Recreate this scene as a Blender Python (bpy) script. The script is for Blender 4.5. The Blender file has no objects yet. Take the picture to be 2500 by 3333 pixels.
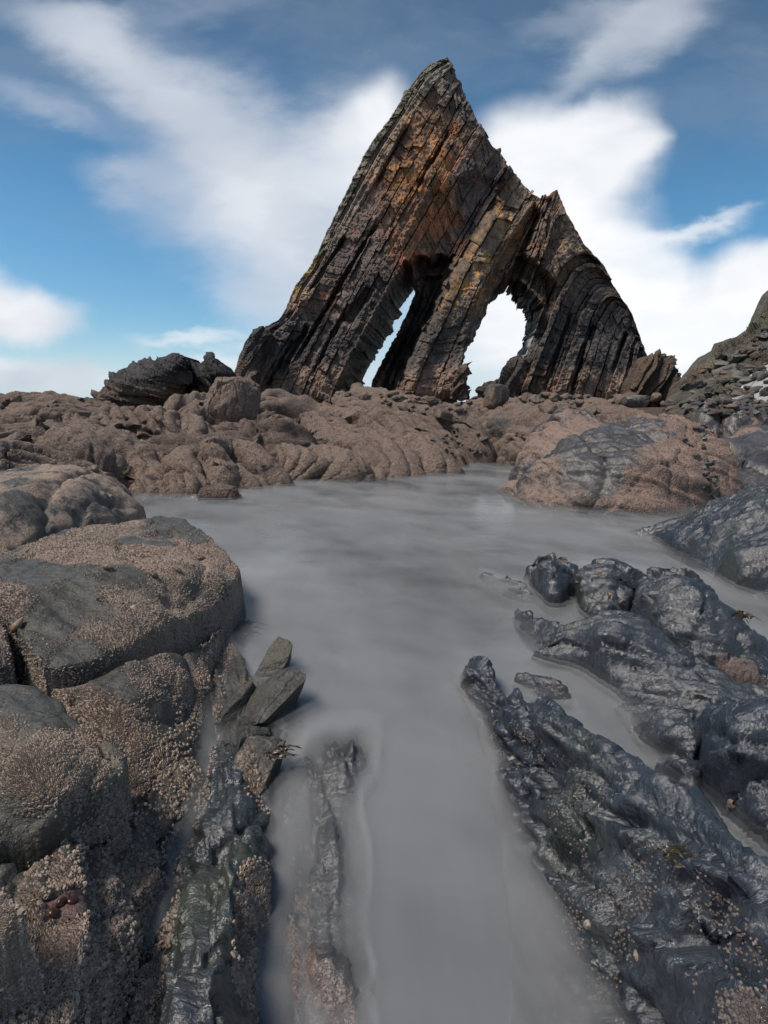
import bpy, math, random
import numpy as np
from mathutils import Vector, Matrix
from mathutils.bvhtree import BVHTree

# ------------------------------------------------------------------ camera, light, exposure
S = bpy.context.scene
COL = S.collection
HC = 1.1                     # eye height above the water (m)
FPX = 1666.5                 # focal length in photograph pixels (2500 x 3333)
HOR = 1330.0
TH = math.atan((1666.5 - HOR) / FPX)
cd = bpy.data.cameras.new('camera'); cam = bpy.data.objects.new('camera', cd); COL.objects.link(cam)
cam.location = (0, 0, HC); cam.rotation_euler = (math.pi / 2 - TH, 0, 0)
cd.sensor_fit = 'VERTICAL'; cd.sensor_height = 32; cd.sensor_width = 24; cd.lens = 16
cd.clip_start = 0.02; cd.clip_end = 9000
S.camera = cam
S.view_settings.view_transform = 'Standard'; S.view_settings.look = 'None'
S.view_settings.gamma = 1; S.view_settings.use_curve_mapping = False
S.view_settings.exposure = 0.22
SUN_EL, SUN_AZ = math.radians(60), math.radians(-108)      # azimuth from +Y (view direction), clockwise
SUN_STR, SKY_STR = 3.0, 0.11
sl = bpy.data.lights.new('sun', 'SUN'); so = bpy.data.objects.new('sun', sl); COL.objects.link(so)
sl.energy = SUN_STR; sl.angle = math.radians(18); sl.color = (1, .90, .78)
sdir = Vector((math.sin(SUN_AZ) * math.cos(SUN_EL), math.cos(SUN_AZ) * math.cos(SUN_EL), math.sin(SUN_EL)))
so.rotation_euler = (-sdir).to_track_quat('-Z', 'Y').to_euler()

FW = np.array([0, math.cos(TH), -math.sin(TH)]); UP = np.array([0, math.sin(TH), math.cos(TH)]); RT = np.array([1., 0, 0])
def ray(px, py):
    px = np.asarray(px, float); py = np.asarray(py, float)
    return FW + ((px - 1250) / FPX)[..., None] * RT + ((1666.5 - py) / FPX)[..., None] * UP
CAM = np.array([0, 0, HC])
def Pz(px, py, z):
    r = ray(px, py); k = (np.asarray(z, float) - HC) / r[..., 2]
    return CAM + r * k[..., None]
def Pd(px, py, d):
    r = ray(px, py); k = np.asarray(d, float) / r[..., 1]
    return CAM + r * k[..., None]

def proj(V):
    q = np.asarray(V) - CAM; f_ = q @ FW
    return 1250 + FPX * q[..., 0] / f_, 1666.5 - FPX * (q @ UP) / f_
def spot(V, px, py, rx, ry, ang=0., soft=.5):
    a, b = proj(V); a, b = a - px, b - py; c, s_ = math.cos(math.radians(ang)), math.sin(math.radians(ang))
    r = np.hypot((a * c + b * s_) / rx, (b * c - a * s_) / ry); t = np.clip((1 + soft - r) / (2 * soft), 0, 1); return t * t * (3 - 2 * t)
# ------------------------------------------------------------------ node helpers
class NT:
    def __init__(s, tree): s.t = tree; s.n = tree.nodes; s.l = tree.links
    def new(s, typ, **kw):
        nd = s.n.new(typ)
        for k, v in kw.items(): setattr(nd, k, v)
        return nd
    def put(s, sock, v):
        if v is None: return
        if isinstance(v, bpy.types.NodeSocket): s.l.new(v, sock)
        else: sock.default_value = v
    def m(s, op, a, b=None, c=None, clamp=False):
        nd = s.new('ShaderNodeMath', operation=op); nd.use_clamp = clamp
        for i, v in enumerate((a, b, c)):
            if v is not None: s.put(nd.inputs[i], v)
        return nd.outputs[0]
    def v(s, op, a, b=None, scale=None):
        nd = s.new('ShaderNodeVectorMath', operation=op); s.put(nd.inputs[0], a)
        if b is not None: s.put(nd.inputs[1], b)
        if scale is not None: s.put(nd.inputs['Scale'], scale)
        return nd.outputs[1] if op in ('LENGTH', 'DOT_PRODUCT', 'DISTANCE') else nd.outputs[0]
    def noise(s, vec, scale, detail=4, rough=.55, dist=0, out=0):
        nd = s.new('ShaderNodeTexNoise'); s.put(nd.inputs['Vector'], vec)
        nd.inputs['Scale'].default_value = scale; nd.inputs['Detail'].default_value = detail
        nd.inputs['Roughness'].default_value = rough; nd.inputs['Distortion'].default_value = dist
        return nd.outputs[out]
    def vor(s, vec, scale, feature='F1', out='Distance', rnd=1.0):
        nd = s.new('ShaderNodeTexVoronoi', feature=feature); s.put(nd.inputs['Vector'], vec)
        nd.inputs['Scale'].default_value = scale; nd.inputs['Randomness'].default_value = rnd
        return nd.outputs[out]
    def ss(s, v, a, b, lo=0., hi=1.):
        nd = s.new('ShaderNodeMapRange', interpolation_type='SMOOTHSTEP')
        s.put(nd.inputs[0], v); s.put(nd.inputs[1], a); s.put(nd.inputs[2], b); s.put(nd.inputs[3], lo); s.put(nd.inputs[4], hi)
        return nd.outputs[0]
    def mix(s, f, a, b, mode='MIX'):
        nd = s.new('ShaderNodeMix', data_type='RGBA', blend_type=mode)
        s.put(nd.inputs[0], f)
        for i, v in ((6, a), (7, b)):
            if not isinstance(v, bpy.types.NodeSocket) and len(v) == 3: v = (*v, 1)
            s.put(nd.inputs[i], v)
        return nd.outputs[2]
    def attr(s, name, out='Fac'):
        nd = s.new('ShaderNodeAttribute'); nd.attribute_name = name; return nd.outputs[out]
    def map(s, vec, loc=(0, 0, 0), rot=(0, 0, 0), scale=(1, 1, 1), typ='POINT'):
        nd = s.new('ShaderNodeMapping', vector_type=typ); s.put(nd.inputs[0], vec)
        nd.inputs[1].default_value = loc; nd.inputs[2].default_value = rot; nd.inputs[3].default_value = scale
        return nd.outputs[0]
    def bump(s, h, dist, strength=1., normal=None):
        nd = s.new('ShaderNodeBump'); s.put(nd.inputs['Height'], h)
        nd.inputs['Distance'].default_value = dist; s.put(nd.inputs['Strength'], strength)
        if normal is not None: s.put(nd.inputs['Normal'], normal)
        return nd.outputs[0]

# ------------------------------------------------------------------ world: Nishita sky behind wind-drawn clouds
W = bpy.data.worlds.new('World'); S.world = W; W.use_nodes = True
w = NT(W.node_tree); w.n.clear()
sky = w.new('ShaderNodeTexSky', sky_type='NISHITA'); sky.sun_disc = False
sky.sun_elevation = SUN_EL; sky.sun_rotation = SUN_AZ; sky.altitude = 0; sky.air_density = 1.0; sky.dust_density = .4; sky.ozone_density = 3.0
g = w.new('ShaderNodeTexCoord').outputs['Generated']
sep = w.new('ShaderNodeSeparateXYZ'); w.put(sep.inputs[0], g)
X_, Y_, Z_ = sep.outputs
yy = w.m('MAXIMUM', Y_, .08)
uu = w.m('DIVIDE', X_, yy); vv = w.m('DIVIDE', Z_, yy)
cmb = w.new('ShaderNodeCombineXYZ'); w.put(cmb.inputs[0], uu); w.put(cmb.inputs[1], vv)
uv = cmb.outputs[0]
def sky_uv(px, py):
    r = ray(px, py); return float(r[0] / r[1]), float(r[2] / r[1])
# edges wobble; streaks are drawn out towards the upper right by the wind
warp = w.noise(uv, 2.6, 4, .5, out=1)
warp = w.v('SUBTRACT', warp, (.5, .5, .5))
uvw = w.v('ADD', uv, w.v('MULTIPLY', warp, (.13, .11, 0)))
warp2 = w.v('SUBTRACT', w.noise(w.map(uv, rot=(0, 0, -.6), scale=(2.0, 7, 1)), 1.6, 3, .5, out=1), (.5, .5, .5))
uvw = w.v('ADD', uvw, w.v('MULTIPLY', warp2, (.07, .04, 0)))
bw = w.v('SUBTRACT', w.noise(uv, 9, 5, .6, out=1), (.5, .5, .5))
uvw2 = w.v('ADD', uvw, w.v('MULTIPLY', bw, (.045, .045, 0)))
uvw = w.v('ADD', uvw, w.v('MULTIPLY', w.v('SUBTRACT', w.noise(w.map(uv, rot=(0, 0, -.6), scale=(1, 2.5, 1)), 5, 5, .6, out=1), (.5, .5, .5)), (.12, .12, 0)))
# (px, py, radius along, radius across, angle deg, inner softness, amount)
BL = [(300, 170, 230, 110, -35, .3, .8), (470, 300, 380, 130, -30, .3, .85), (700, 420, 320, 170, -38, .3, .9), (830, 600, 330, 230, -40, .3, .95),
      (980, 800, 280, 260, 0, .2, .85), (1160, 520, 200, 200, 50, .4, 1), (1250, 370, 130, 100, 55, .5, 1), (420, 600, 150, 60, -10, .0, .6), (560, 480, 200, 130, 0, .1, .5),
      (120, 360, 260, 60, -18, .0, .5), (620, 700, 260, 150, -20, .0, .55), (1000, 1000, 260, 200, 0, .0, .6), (850, 960, 120, 90, 0, .0, .4),
      (90, 1030, 190, 85, 6, .75, 1), (-60, 1000, 200, 110, 0, .7, 1), (20, 1200, 330, 70, -5, .3, .9), (200, 1225, 210, 55, -3, .3, .8), (640, 1100, 220, 24, -2, .3, .6), (740, 1180, 100, 50, 0, .3, .6),
      (1740, 500, 200, 150, 10, .6, 1), (1900, 440, 170, 100, 15, .75, 1.1), (2020, 510, 110, 70, 20, .7, 1.1), (1930, 600, 190, 110, 25, .6, 1.1), (1800, 760, 260, 200, 0, .5, 1), (1970, 860, 230, 170, -40, .6, 1),
      (2150, 1000, 330, 150, -25, .6, 1), (2440, 940, 190, 130, 10, .7, 1.1), (2560, 880, 160, 100, 10, .7, 1.1), (1700, 1050, 500, 250, 0, .4, 1), (2100, 1130, 560, 150, 0, .5, 1),
      (2210, 770, 230, 46, 22, .0, .7), (2330, 700, 150, 26, 24, .0, .45), (1930, 150, 240, 60, 42, .0, .45), (2120, 90, 260, 90, 30, .0, .6), (2000, 30, 280, 60, 10, .0, .4),
      (600, 20, 420, 50, 10, .0, .25), (1000, 1200, 500, 60, 0, .0, .5), (150, 60, 300, 60, -20, .0, .3)]
acc = None
for (px, py, ra, rb, ang, soft, amt) in BL:
    u, v = sky_uv(px, py)
    k = 1 / FPX
    mp = w.map(uvw2 if soft > .45 else uvw, loc=(u, v, 0), rot=(0, 0, math.radians(ang)), scale=(ra * k * 1.2, rb * k * 1.2, 1), typ='TEXTURE')
    f = w.ss(w.v('LENGTH', mp), 1.08, soft * .62 - .12, 0., amt)
    acc = f if acc is None else w.m('ADD', acc, w.m('MULTIPLY', f, w.m('SUBTRACT', 1.0, acc, clamp=True)))
# the rest of the heavens: broken cloud by noise, same kind of cover as in view
zz = w.m('ADD', w.m('MAXIMUM', Z_, 0.0), .25)
cm2 = w.new('ShaderNodeCombineXYZ'); w.put(cm2.inputs[0], w.m('DIVIDE', X_, zz)); w.put(cm2.inputs[1], w.m('DIVIDE', Y_, zz))
gen = w.ss(w.noise(w.map(cm2.outputs[0], rot=(0, 0, .5), scale=(.8, 1.5, 1)), 1.1, 4, .5), .50, .80, 0., .5)
front = w.m('MULTIPLY', w.ss(Y_, .1, .45), w.m('MULTIPLY', w.ss(vv, .95, .72), w.ss(w.m('ABSOLUTE', uu), 1.25, .85)))
fine = w.noise(w.map(uv, rot=(0, 0, -.55), scale=(1.5, 5, 1)), 2.2, 4, .5)
acc = w.m('MULTIPLY', acc, w.ss(fine, .15, .55, .72, 1.0))
mask = w.m('ADD', w.m('MULTIPLY', acc, front), w.m('MULTIPLY', gen, w.m('SUBTRACT', 1.0, front)), clamp=True)
below = w.ss(Z_, -.02, .03)
hs = w.new('ShaderNodeHueSaturation'); hs.inputs['Saturation'].default_value = 1.25; hs.inputs['Value'].default_value = 1; hs.inputs['Hue'].default_value = .488
w.put(hs.inputs['Color'], sky.outputs[0])
skc = w.v('SCALE', hs.outputs[0], scale=SKY_STR)
veil = w.mix(w.ss(vv, .28, .80, .05, .8), skc, (.078, .118, .185))     # thin grey veil high up
shade = w.noise(w.map(uvw, scale=(1, 1.4, 1)), 2.4, 3, .5)
bright = w.ss(uu, -.35, .35, .0, 1.)
cc = w.mix(w.ss(w.m('ADD', shade, w.m('MULTIPLY', bright, .25)), .35, .78), (.47, .52, .60), (.86, .87, .89))
cc = w.mix(w.ss(vv, .40, .80, .0, .65), cc, (.36, .42, .52))
veil = w.mix(w.ss(vv, .16, -.02, 0., .85), veil, (.50, .62, .74))
gs = w.ss(w.noise(w.map(uvw, rot=(0, 0, -.5), scale=(1., 2.6, 1)), 1.8, 5, .55), .42, .72)
veil = w.mix(w.m('MULTIPLY', gs, w.ss(vv, .22, .75, .12, .6)), veil, (.22, .28, .37))
full = w.mix(mask, veil, cc)
bgn = w.new('ShaderNodeBackground'); w.put(bgn.inputs[0], full); bgn.inputs[1].default_value = 1.0
wo = w.new('ShaderNodeOutputWorld'); w.l.new(bgn.outputs[0], wo.inputs[0])

# ------------------------------------------------------------------ numpy noise
def _h(ix, iy, iz, seed):
    h = (ix.astype(np.int64) * 374761393 + iy.astype(np.int64) * 668265263 + iz.astype(np.int64) * 2147483647 + seed * 974634777) & 0xffffffff
    h = ((h ^ (h >> 13)) * 1274126177) & 0xffffffff
    h = ((h ^ (h >> 16)) * 2246822519) & 0xffffffff
    return ((h ^ (h >> 15)) & 0xffffff) / float(0xffffff)
def vnoise(x, y, z, seed=0):
    x, y, z = np.broadcast_arrays(x, y, z)
    ix, iy, iz = np.floor(x), np.floor(y), np.floor(z)
    fx, fy, fz = x - ix, y - iy, z - iz
    u = fx * fx * fx * (fx * (fx * 6 - 15) + 10); v = fy * fy * fy * (fy * (fy * 6 - 15) + 10); t = fz * fz * (3 - 2 * fz)
    r = 0
    for a in (0, 1):
        for b in (0, 1):
            for c in (0, 1):
                r = r + _h(ix + a, iy + b, iz + c, seed) * (u if a else 1 - u) * (v if b else 1 - v) * (t if c else 1 - t)
    return r * 2 - 1
def fbm(x, y, z=0., oct=4, gain=.5, seed=0):
    a, s, tot = 1., 0., 0.; f = 1.
    for i in range(oct):
        s = s + a * vnoise(np.asarray(x) * f + 13.7 * i, np.asarray(y) * f - 7.1 * i, np.asarray(z) * f + 3.3 * i, seed + i); tot += a; a *= gain; f *= 2.03
    return s / tot
def ridged(x, y, z=0., oct=3, gain=.5, seed=0):
    a, s, tot = 1., 0., 0.; f = 1.
    for i in range(oct):
        s = s + a * (1 - np.abs(vnoise(np.asarray(x) * f + 5.7 * i, np.asarray(y) * f, np.asarray(z) * f, seed + i)) * 2); tot += a; a *= gain; f *= 2.1
    return s / tot
def voro(x, y, seed=0):
    ix, iy = np.floor(x), np.floor(y); f1 = np.full(np.shape(x), 9.); f2 = f1.copy(); idc = np.zeros(np.shape(x))
    for a in (-1, 0, 1):
        for b in (-1, 0, 1):
            cx, cy = ix + a, iy + b; z = np.zeros_like(cx)
            d = np.hypot(cx + _h(cx, cy, z, seed) - x, cy + _h(cx, cy, z + 1, seed) - y)
            f2 = np.where(d < f1, f1, np.minimum(f2, d)); idc = np.where(d < f1, _h(cx, cy, z + 2, seed), idc); f1 = np.minimum(f1, d)
    return f1, f2, idc
def facets(u, v, seed):
    ix, iy = np.floor(u), np.floor(v); f1 = np.full(np.shape(u), 9.); f2 = f1.copy(); t = np.zeros(np.shape(u)); z = np.zeros(np.shape(u))
    for a in (-1, 0, 1):
        for b in (-1, 0, 1):
            cx, cy = ix + a, iy + b; h1 = _h(cx, cy, z, seed); h2 = _h(cx, cy, z + 1, seed)
            dx, dy = u - cx - .15 - .7 * h1, v - cy - .15 - .7 * h2; d = np.hypot(dx, dy); k = d < f1
            f2 = np.where(k, f1, np.minimum(f2, d)); f1 = np.where(k, d, f1)
            t = np.where(k, dx * (((h1 * 7.3) % 1) * 2 - 1) + dy * (((h2 * 9.1) % 1) * 2 - 1) + .5 * (((h1 * 13.7 + h2) % 1) - .5), t)
    return t, f2 - f1
def sst(v, a, b):
    t = np.clip((np.asarray(v, float) - a) / (b - a), 0, 1); return t * t * (3 - 2 * t)

# ------------------------------------------------------------------ object helpers
def tag(o, label=None, cat=None, group=None, kind=None):
    if label: o['label'] = label
    if cat: o['category'] = cat
    if group: o['group'] = group
    if kind: o['kind'] = kind
    return o
GROUND = []     # (verts, faces) of everything solid, for resting small things and for water depth
def mesh_obj(name, V, F, mat, parent=None, attrs=None, smooth=True, solid=True, colors=None):
    V = np.asarray(V, float); F = np.asarray(F)
    me = bpy.data.meshes.new(name)
    k = F.shape[1]
    me.vertices.add(len(V)); me.vertices.foreach_set('co', V.ravel())
    me.loops.add(F.size); me.loops.foreach_set('vertex_index', F.ravel().astype(np.int32))
    me.polygons.add(len(F)); me.polygons.foreach_set('loop_start', np.arange(0, F.size, k, dtype=np.int32))
    me.polygons.foreach_set('use_smooth', np.full(len(F), smooth))
    me.update(calc_edges=True); me.validate()
    for an, av in (attrs or {}).items():
        a = me.attributes.new(an, 'FLOAT', 'POINT'); a.data.foreach_set('value', np.asarray(av, np.float32).ravel())
    if colors is not None:
        a = me.attributes.new('tint', 'FLOAT_COLOR', 'POINT')
        c = np.ones((len(V), 4), np.float32); c[:, :3] = colors; a.data.foreach_set('color', c.ravel())
    me.materials.append(mat)
    o = bpy.data.objects.new(name, me); COL.objects.link(o)
    if parent is not None: o.parent = parent
    if solid: GROUND.append((V, F, None if not attrs else np.asarray(attrs.get('barn', np.zeros(len(V))))))
    return o
def empty(name, loc=(0, 0, 0)):
    o = bpy.data.objects.new(name, None); o.location = loc; COL.objects.link(o); return o
def grid_faces(n, m, mask=None):
    i, j = np.meshgrid(np.arange(n - 1), np.arange(m - 1), indexing='ij')
    F = np.stack([i * m + j, (i + 1) * m + j, (i + 1) * m + j + 1, i * m + j + 1], -1)
    return F.reshape(-1, 4) if mask is None else F[mask]
def normals(P):
    a = np.gradient(P, axis=0); b = np.gradient(P, axis=1); n = np.cross(a, b)
    n /= np.linalg.norm(n, axis=-1, keepdims=True) + 1e-9
    return n
def resample(pts, n, smooth=True):
    pts = np.asarray(pts, float)
    seg = np.linalg.norm(np.diff(pts[:, :3] if pts.shape[1] > 2 else pts, axis=0), axis=1); s = np.r_[0, np.cumsum(seg)]; s /= s[-1]
    t = np.linspace(0, 1, n)
    if not smooth or len(pts) < 3: return np.stack([np.interp(t, s, pts[:, k]) for k in range(pts.shape[1])], 1)
    m = np.gradient(pts, s, axis=0)
    i = np.clip(np.searchsorted(s, t) - 1, 0, len(pts) - 2); h = (s[i + 1] - s[i]); q = ((t - s[i]) / h)[:, None]; h = h[:, None]
    return (2 * q**3 - 3 * q**2 + 1) * pts[i] + (q**3 - 2 * q**2 + q) * h * m[i] + (-2 * q**3 + 3 * q**2) * pts[i + 1] + (q**3 - q**2) * h * m[i + 1]

# ------------------------------------------------------------------ materials
def mat(name):
    m = bpy.data.materials.new(name); m.use_nodes = True; t = NT(m.node_tree); t.n.clear()
    bs = t.new('ShaderNodeBsdfPrincipled'); o = t.new('ShaderNodeOutputMaterial'); t.l.new(bs.outputs[0], o.inputs[0])
    return m, t, bs, o
def shore_mat(name, grain, barn_col=(.235, .170, .135), slate=(.050, .054, .058), slate2=(.078, .080, .078), rough=.38, relief=1., algae=.35, spec=.5, ior=1.5):
    m, t, bs, o = mat(name)
    p = t.new('ShaderNodeNewGeometry').outputs['Position']
    barn = t.attr('barn'); tint = t.attr('tint', 'Color')
    n1 = t.noise(p, 1.2 / grain * .05, 5, .6); n2 = t.noise(p, .35 / grain, 3, .7); n3 = t.noise(p, 1.4, 3, .5)
    cov = t.m('ADD', t.m('ADD', t.m('MULTIPLY', n1, .45), t.m('MULTIPLY', n2, .5)), barn)
    cov = t.ss(cov, .84, .98)
    cov0 = cov
    cell = t.vor(p, 1 / grain, 'F1', 'Distance'); cc = t.vor(p, 1 / grain, 'F1', 'Color')
    sx = t.new('ShaderNodeSeparateXYZ'); t.put(sx.inputs[0], cc)
    bc = t.mix(sx.outputs[0], barn_col, tuple(c * 1.25 for c in barn_col))
    bc = t.mix(t.ss(sx.outputs[1], .55, .95, 0, .8), bc, tuple(c * .45 for c in barn_col))
    bc = t.mix(t.ss(cell, .12, .34, .65, 0), bc, tuple(c * .35 for c in barn_col))
    bc = t.mix(t.ss(t.noise(p, 5.5, 5, .65), .5, .68, 0, .55), bc, t.mix(1.0, bc, (.5, .48, .48), 'MULTIPLY'))
    bc = t.mix(t.ss(n3, .35, .7), bc, t.mix(.5, bc, tuple(c * f for c, f in zip(barn_col, (.72, .76, .82)))))
    sc = t.mix(t.ss(n3, .3, .7), slate, slate2)
    sc = t.mix(t.m('MULTIPLY', t.ss(t.noise(p, 3.1, 4, .6), .52, .68), algae), sc, (.055, .065, .022))
    sc = t.mix(t.ss(t.noise(p, 14, 5, .7), .45, .7, 0, .4), sc, tuple(c * 1.9 for c in slate2))
    col = t.mix(cov, sc, bc)
    col = t.mix(1.0, col, tint, 'MULTIPLY')
    sz = t.new('ShaderNodeSeparateXYZ'); t.put(sz.inputs[0], p)
    tide = t.ss(t.m('ADD', sz.outputs[2], t.m('MULTIPLY', t.m('SUBTRACT', t.noise(p, 3.5, 4, .6), .5), .16)), .10, .035)
    col = t.mix(t.m('MULTIPLY', tide, .6), col, t.mix(1.0, col, (.38, .37, .34), 'MULTIPLY'))
    t.put(bs.inputs['Base Color'], col)
    cov = t.m('SUBTRACT', cov, tide)
    t.put(bs.inputs['Roughness'], t.ss(t.m('ADD', cov, t.m('MULTIPLY', t.m('SUBTRACT', t.noise(p, 9, 4, .7), .5), .5)), 0, 1, rough, .85))
    bs.inputs['Specular IOR Level'].default_value = .5; bs.inputs['IOR'].default_value = ior
    h = t.m('MULTIPLY', t.m('MULTIPLY', t.ss(cell, .0, .6, 1, 0), cov0), 1.)
    b1 = t.bump(h, grain * .55 * relief, .9)
    hn = t.m('ADD', t.m('MULTIPLY', t.noise(p, 18, 6, .65), .6), t.m('MULTIPLY', t.noise(t.map(p, rot=(0, .5, .5), scale=(1, 6, 1)), 6, 4, .6), .5))
    b2 = t.bump(hn, .03 * relief, .9, b1)
    hf = t.m('ADD', t.noise(p, 70, 5, .7), t.m('MULTIPLY', t.ss(t.noise(t.map(p, rot=(.4, .3, .6), scale=(1, 3, 1)), 14, 4, .6), .42, .5), .2))
    b2 = t.bump(hf, .004 * relief, 1., b2)
    t.l.new(b2, bs.inputs['Normal'])
    return m
M_near = shore_mat('barnacled_rock', .007, barn_col=(.335, .258, .208), slate=(.042, .041, .041), slate2=(.080, .076, .066), rough=.42, algae=.28)
M_mid = shore_mat('barnacled_ridge_rock', .016, barn_col=(.285, .212, .172), slate=(.055, .052, .052), slate2=(.085, .078, .072), rough=.5, relief=2.3)
M_wet = shore_mat('wet_slate_rock', .006, barn_col=(.13, .092, .078), slate=(.018, .023, .032), slate2=(.034, .038, .044), rough=.17, relief=.75, algae=.3, spec=1., ior=1.8)
M_wetmid = shore_mat('wet_ridge_rock', .018, barn_col=(.225, .165, .135), slate=(.040, .042, .048), slate2=(.065, .064, .066), rough=.22, relief=.9, spec=.9, ior=1.7)

def stack_mat():
    m, t, bs, o = mat('stratified_cliff_rock')
    p = t.new('ShaderNodeNewGeometry').outputs['Position']
    tint = t.attr('tint', 'Color')
    a = t.noise(t.map(p, rot=(0, math.radians(33), 0), scale=(1, 1, .3)), 1.6, 6, .65)
    b = t.noise(p, 5, 6, .7)
    c = t.mix(t.ss(a, .3, .7), (.55, .55, .58), (1.35, 1.3, 1.2))
    col = t.mix(1.0, tint, c, 'MULTIPLY')
    col = t.mix(t.ss(b, .55, .75, 0, .5), col, t.mix(1.0, col, (.45, .42, .42), 'MULTIPLY'))
    col = t.mix(t.ss(t.noise(p, 2.3, 6, .75), .66, .74, 0, .45), col, (.36, .31, .25))
    t.put(bs.inputs['Base Color'], col)
    t.put(bs.inputs['Roughness'], t.ss(b, .3, .7, .45, .85))
    cr = t.vor(t.map(p, rot=(0, math.radians(33), 0), scale=(1.6, 1, .55)), 1.5, 'DISTANCE_TO_EDGE')
    h = t.m('ADD', t.m('MULTIPLY', t.noise(t.map(p, rot=(0, math.radians(33), 0), scale=(2.6, 1, .6)), 2.2, 8, .68), 1.), t.m('MULTIPLY', t.ss(cr, 0, .05), .15))
    b1 = t.bump(h, .35, .9)
    t.l.new(t.bump(b, .06, .7, b1), bs.inputs['Normal'])
    return m
M_stack = stack_mat()

# ------------------------------------------------------------------ rock builders
def rock_relief(P, N, amp, f, seed, furrow=(0, 0), fdir=(1, 0, 0), crease=0., ca=1.0, cf=1.0, saw=None):
    x, y, z = P[..., 0], P[..., 1], P[..., 2]
    d = amp * fbm(x * f, y * f, z * f, 4, .5, seed)
    if furrow[0]:
        a = np.array(fdir, float); a /= np.linalg.norm(a)
        s = x * a[0] + y * a[1] + z * a[2]
        wx = s + .25 / furrow[1] * fbm(x * f * 1.3, y * f * 1.3, z * f * 1.3, 2, .5, seed + 7)
        k_ = furrow[1] * .16
        r = ridged(wx * furrow[1], (y - a[1] * s) * k_ * 1.2, ((z - a[2] * s) + (x - a[0] * s)) * k_, 3, .55, seed + 20)
        d = d + furrow[0] * (r - .3)
    if saw:
        a = np.array(saw[2] if len(saw) > 2 else fdir, float); a /= np.linalg.norm(a); s = x * a[0] + y * a[1] + z * a[2]
        for (am, fr, sd) in ((saw[0], saw[1], 0), (saw[0] * .45, saw[1] * 2.7, 9)):
            q = s * fr + .45 * fbm(x * fr * .22, y * fr * .22, z * fr * .22, 3, .5, seed + 31 + sd); fl = np.floor(q); r = q - fl; zz0 = np.zeros_like(fl)
            seg = np.floor((x * -a[1] + y * a[0]) * fr * .35 + 3 * _h(fl, zz0, zz0 + 5, seed)); av = .25 + 1.2 * _h(fl, seg, zz0, seed + sd)
            d = d + am * av * (np.where(r < .9, r / .9, (1 - r) / .1) - .5)
    if crease:
        a = np.array(fdir, float); a /= np.linalg.norm(a); s = x * a[0] + y * a[1] + z * a[2]; b_ = np.array([-a[1], a[0], 0]); b_ /= np.linalg.norm(b_) + 1e-9
        q = x * b_[0] + y * b_[1] + z * .35
        wq = fbm(x * cf * .7, y * cf * .7, z * cf * .7, 3, .5, seed + 3)
        for am, c_ in ((1., 1.), (.42, 2.6)):
            t_, e_ = facets(s * cf * c_ + .5 * wq, q * cf * c_ * .5 + .5 * wq, seed + 5 + int(c_ * 3))
            d = d + crease * am * (t_ - .45 * (1 - sst(e_, 0, .09)))
    return P + N * d[..., None]

def barn_field(P, base, seed, f=1.2, amp=.5, dry=0.):
    b = base + amp * fbm(P[..., 0] * f, P[..., 1] * f, P[..., 2] * f, 3, .5, seed + 50)
    return b + dry

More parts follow.
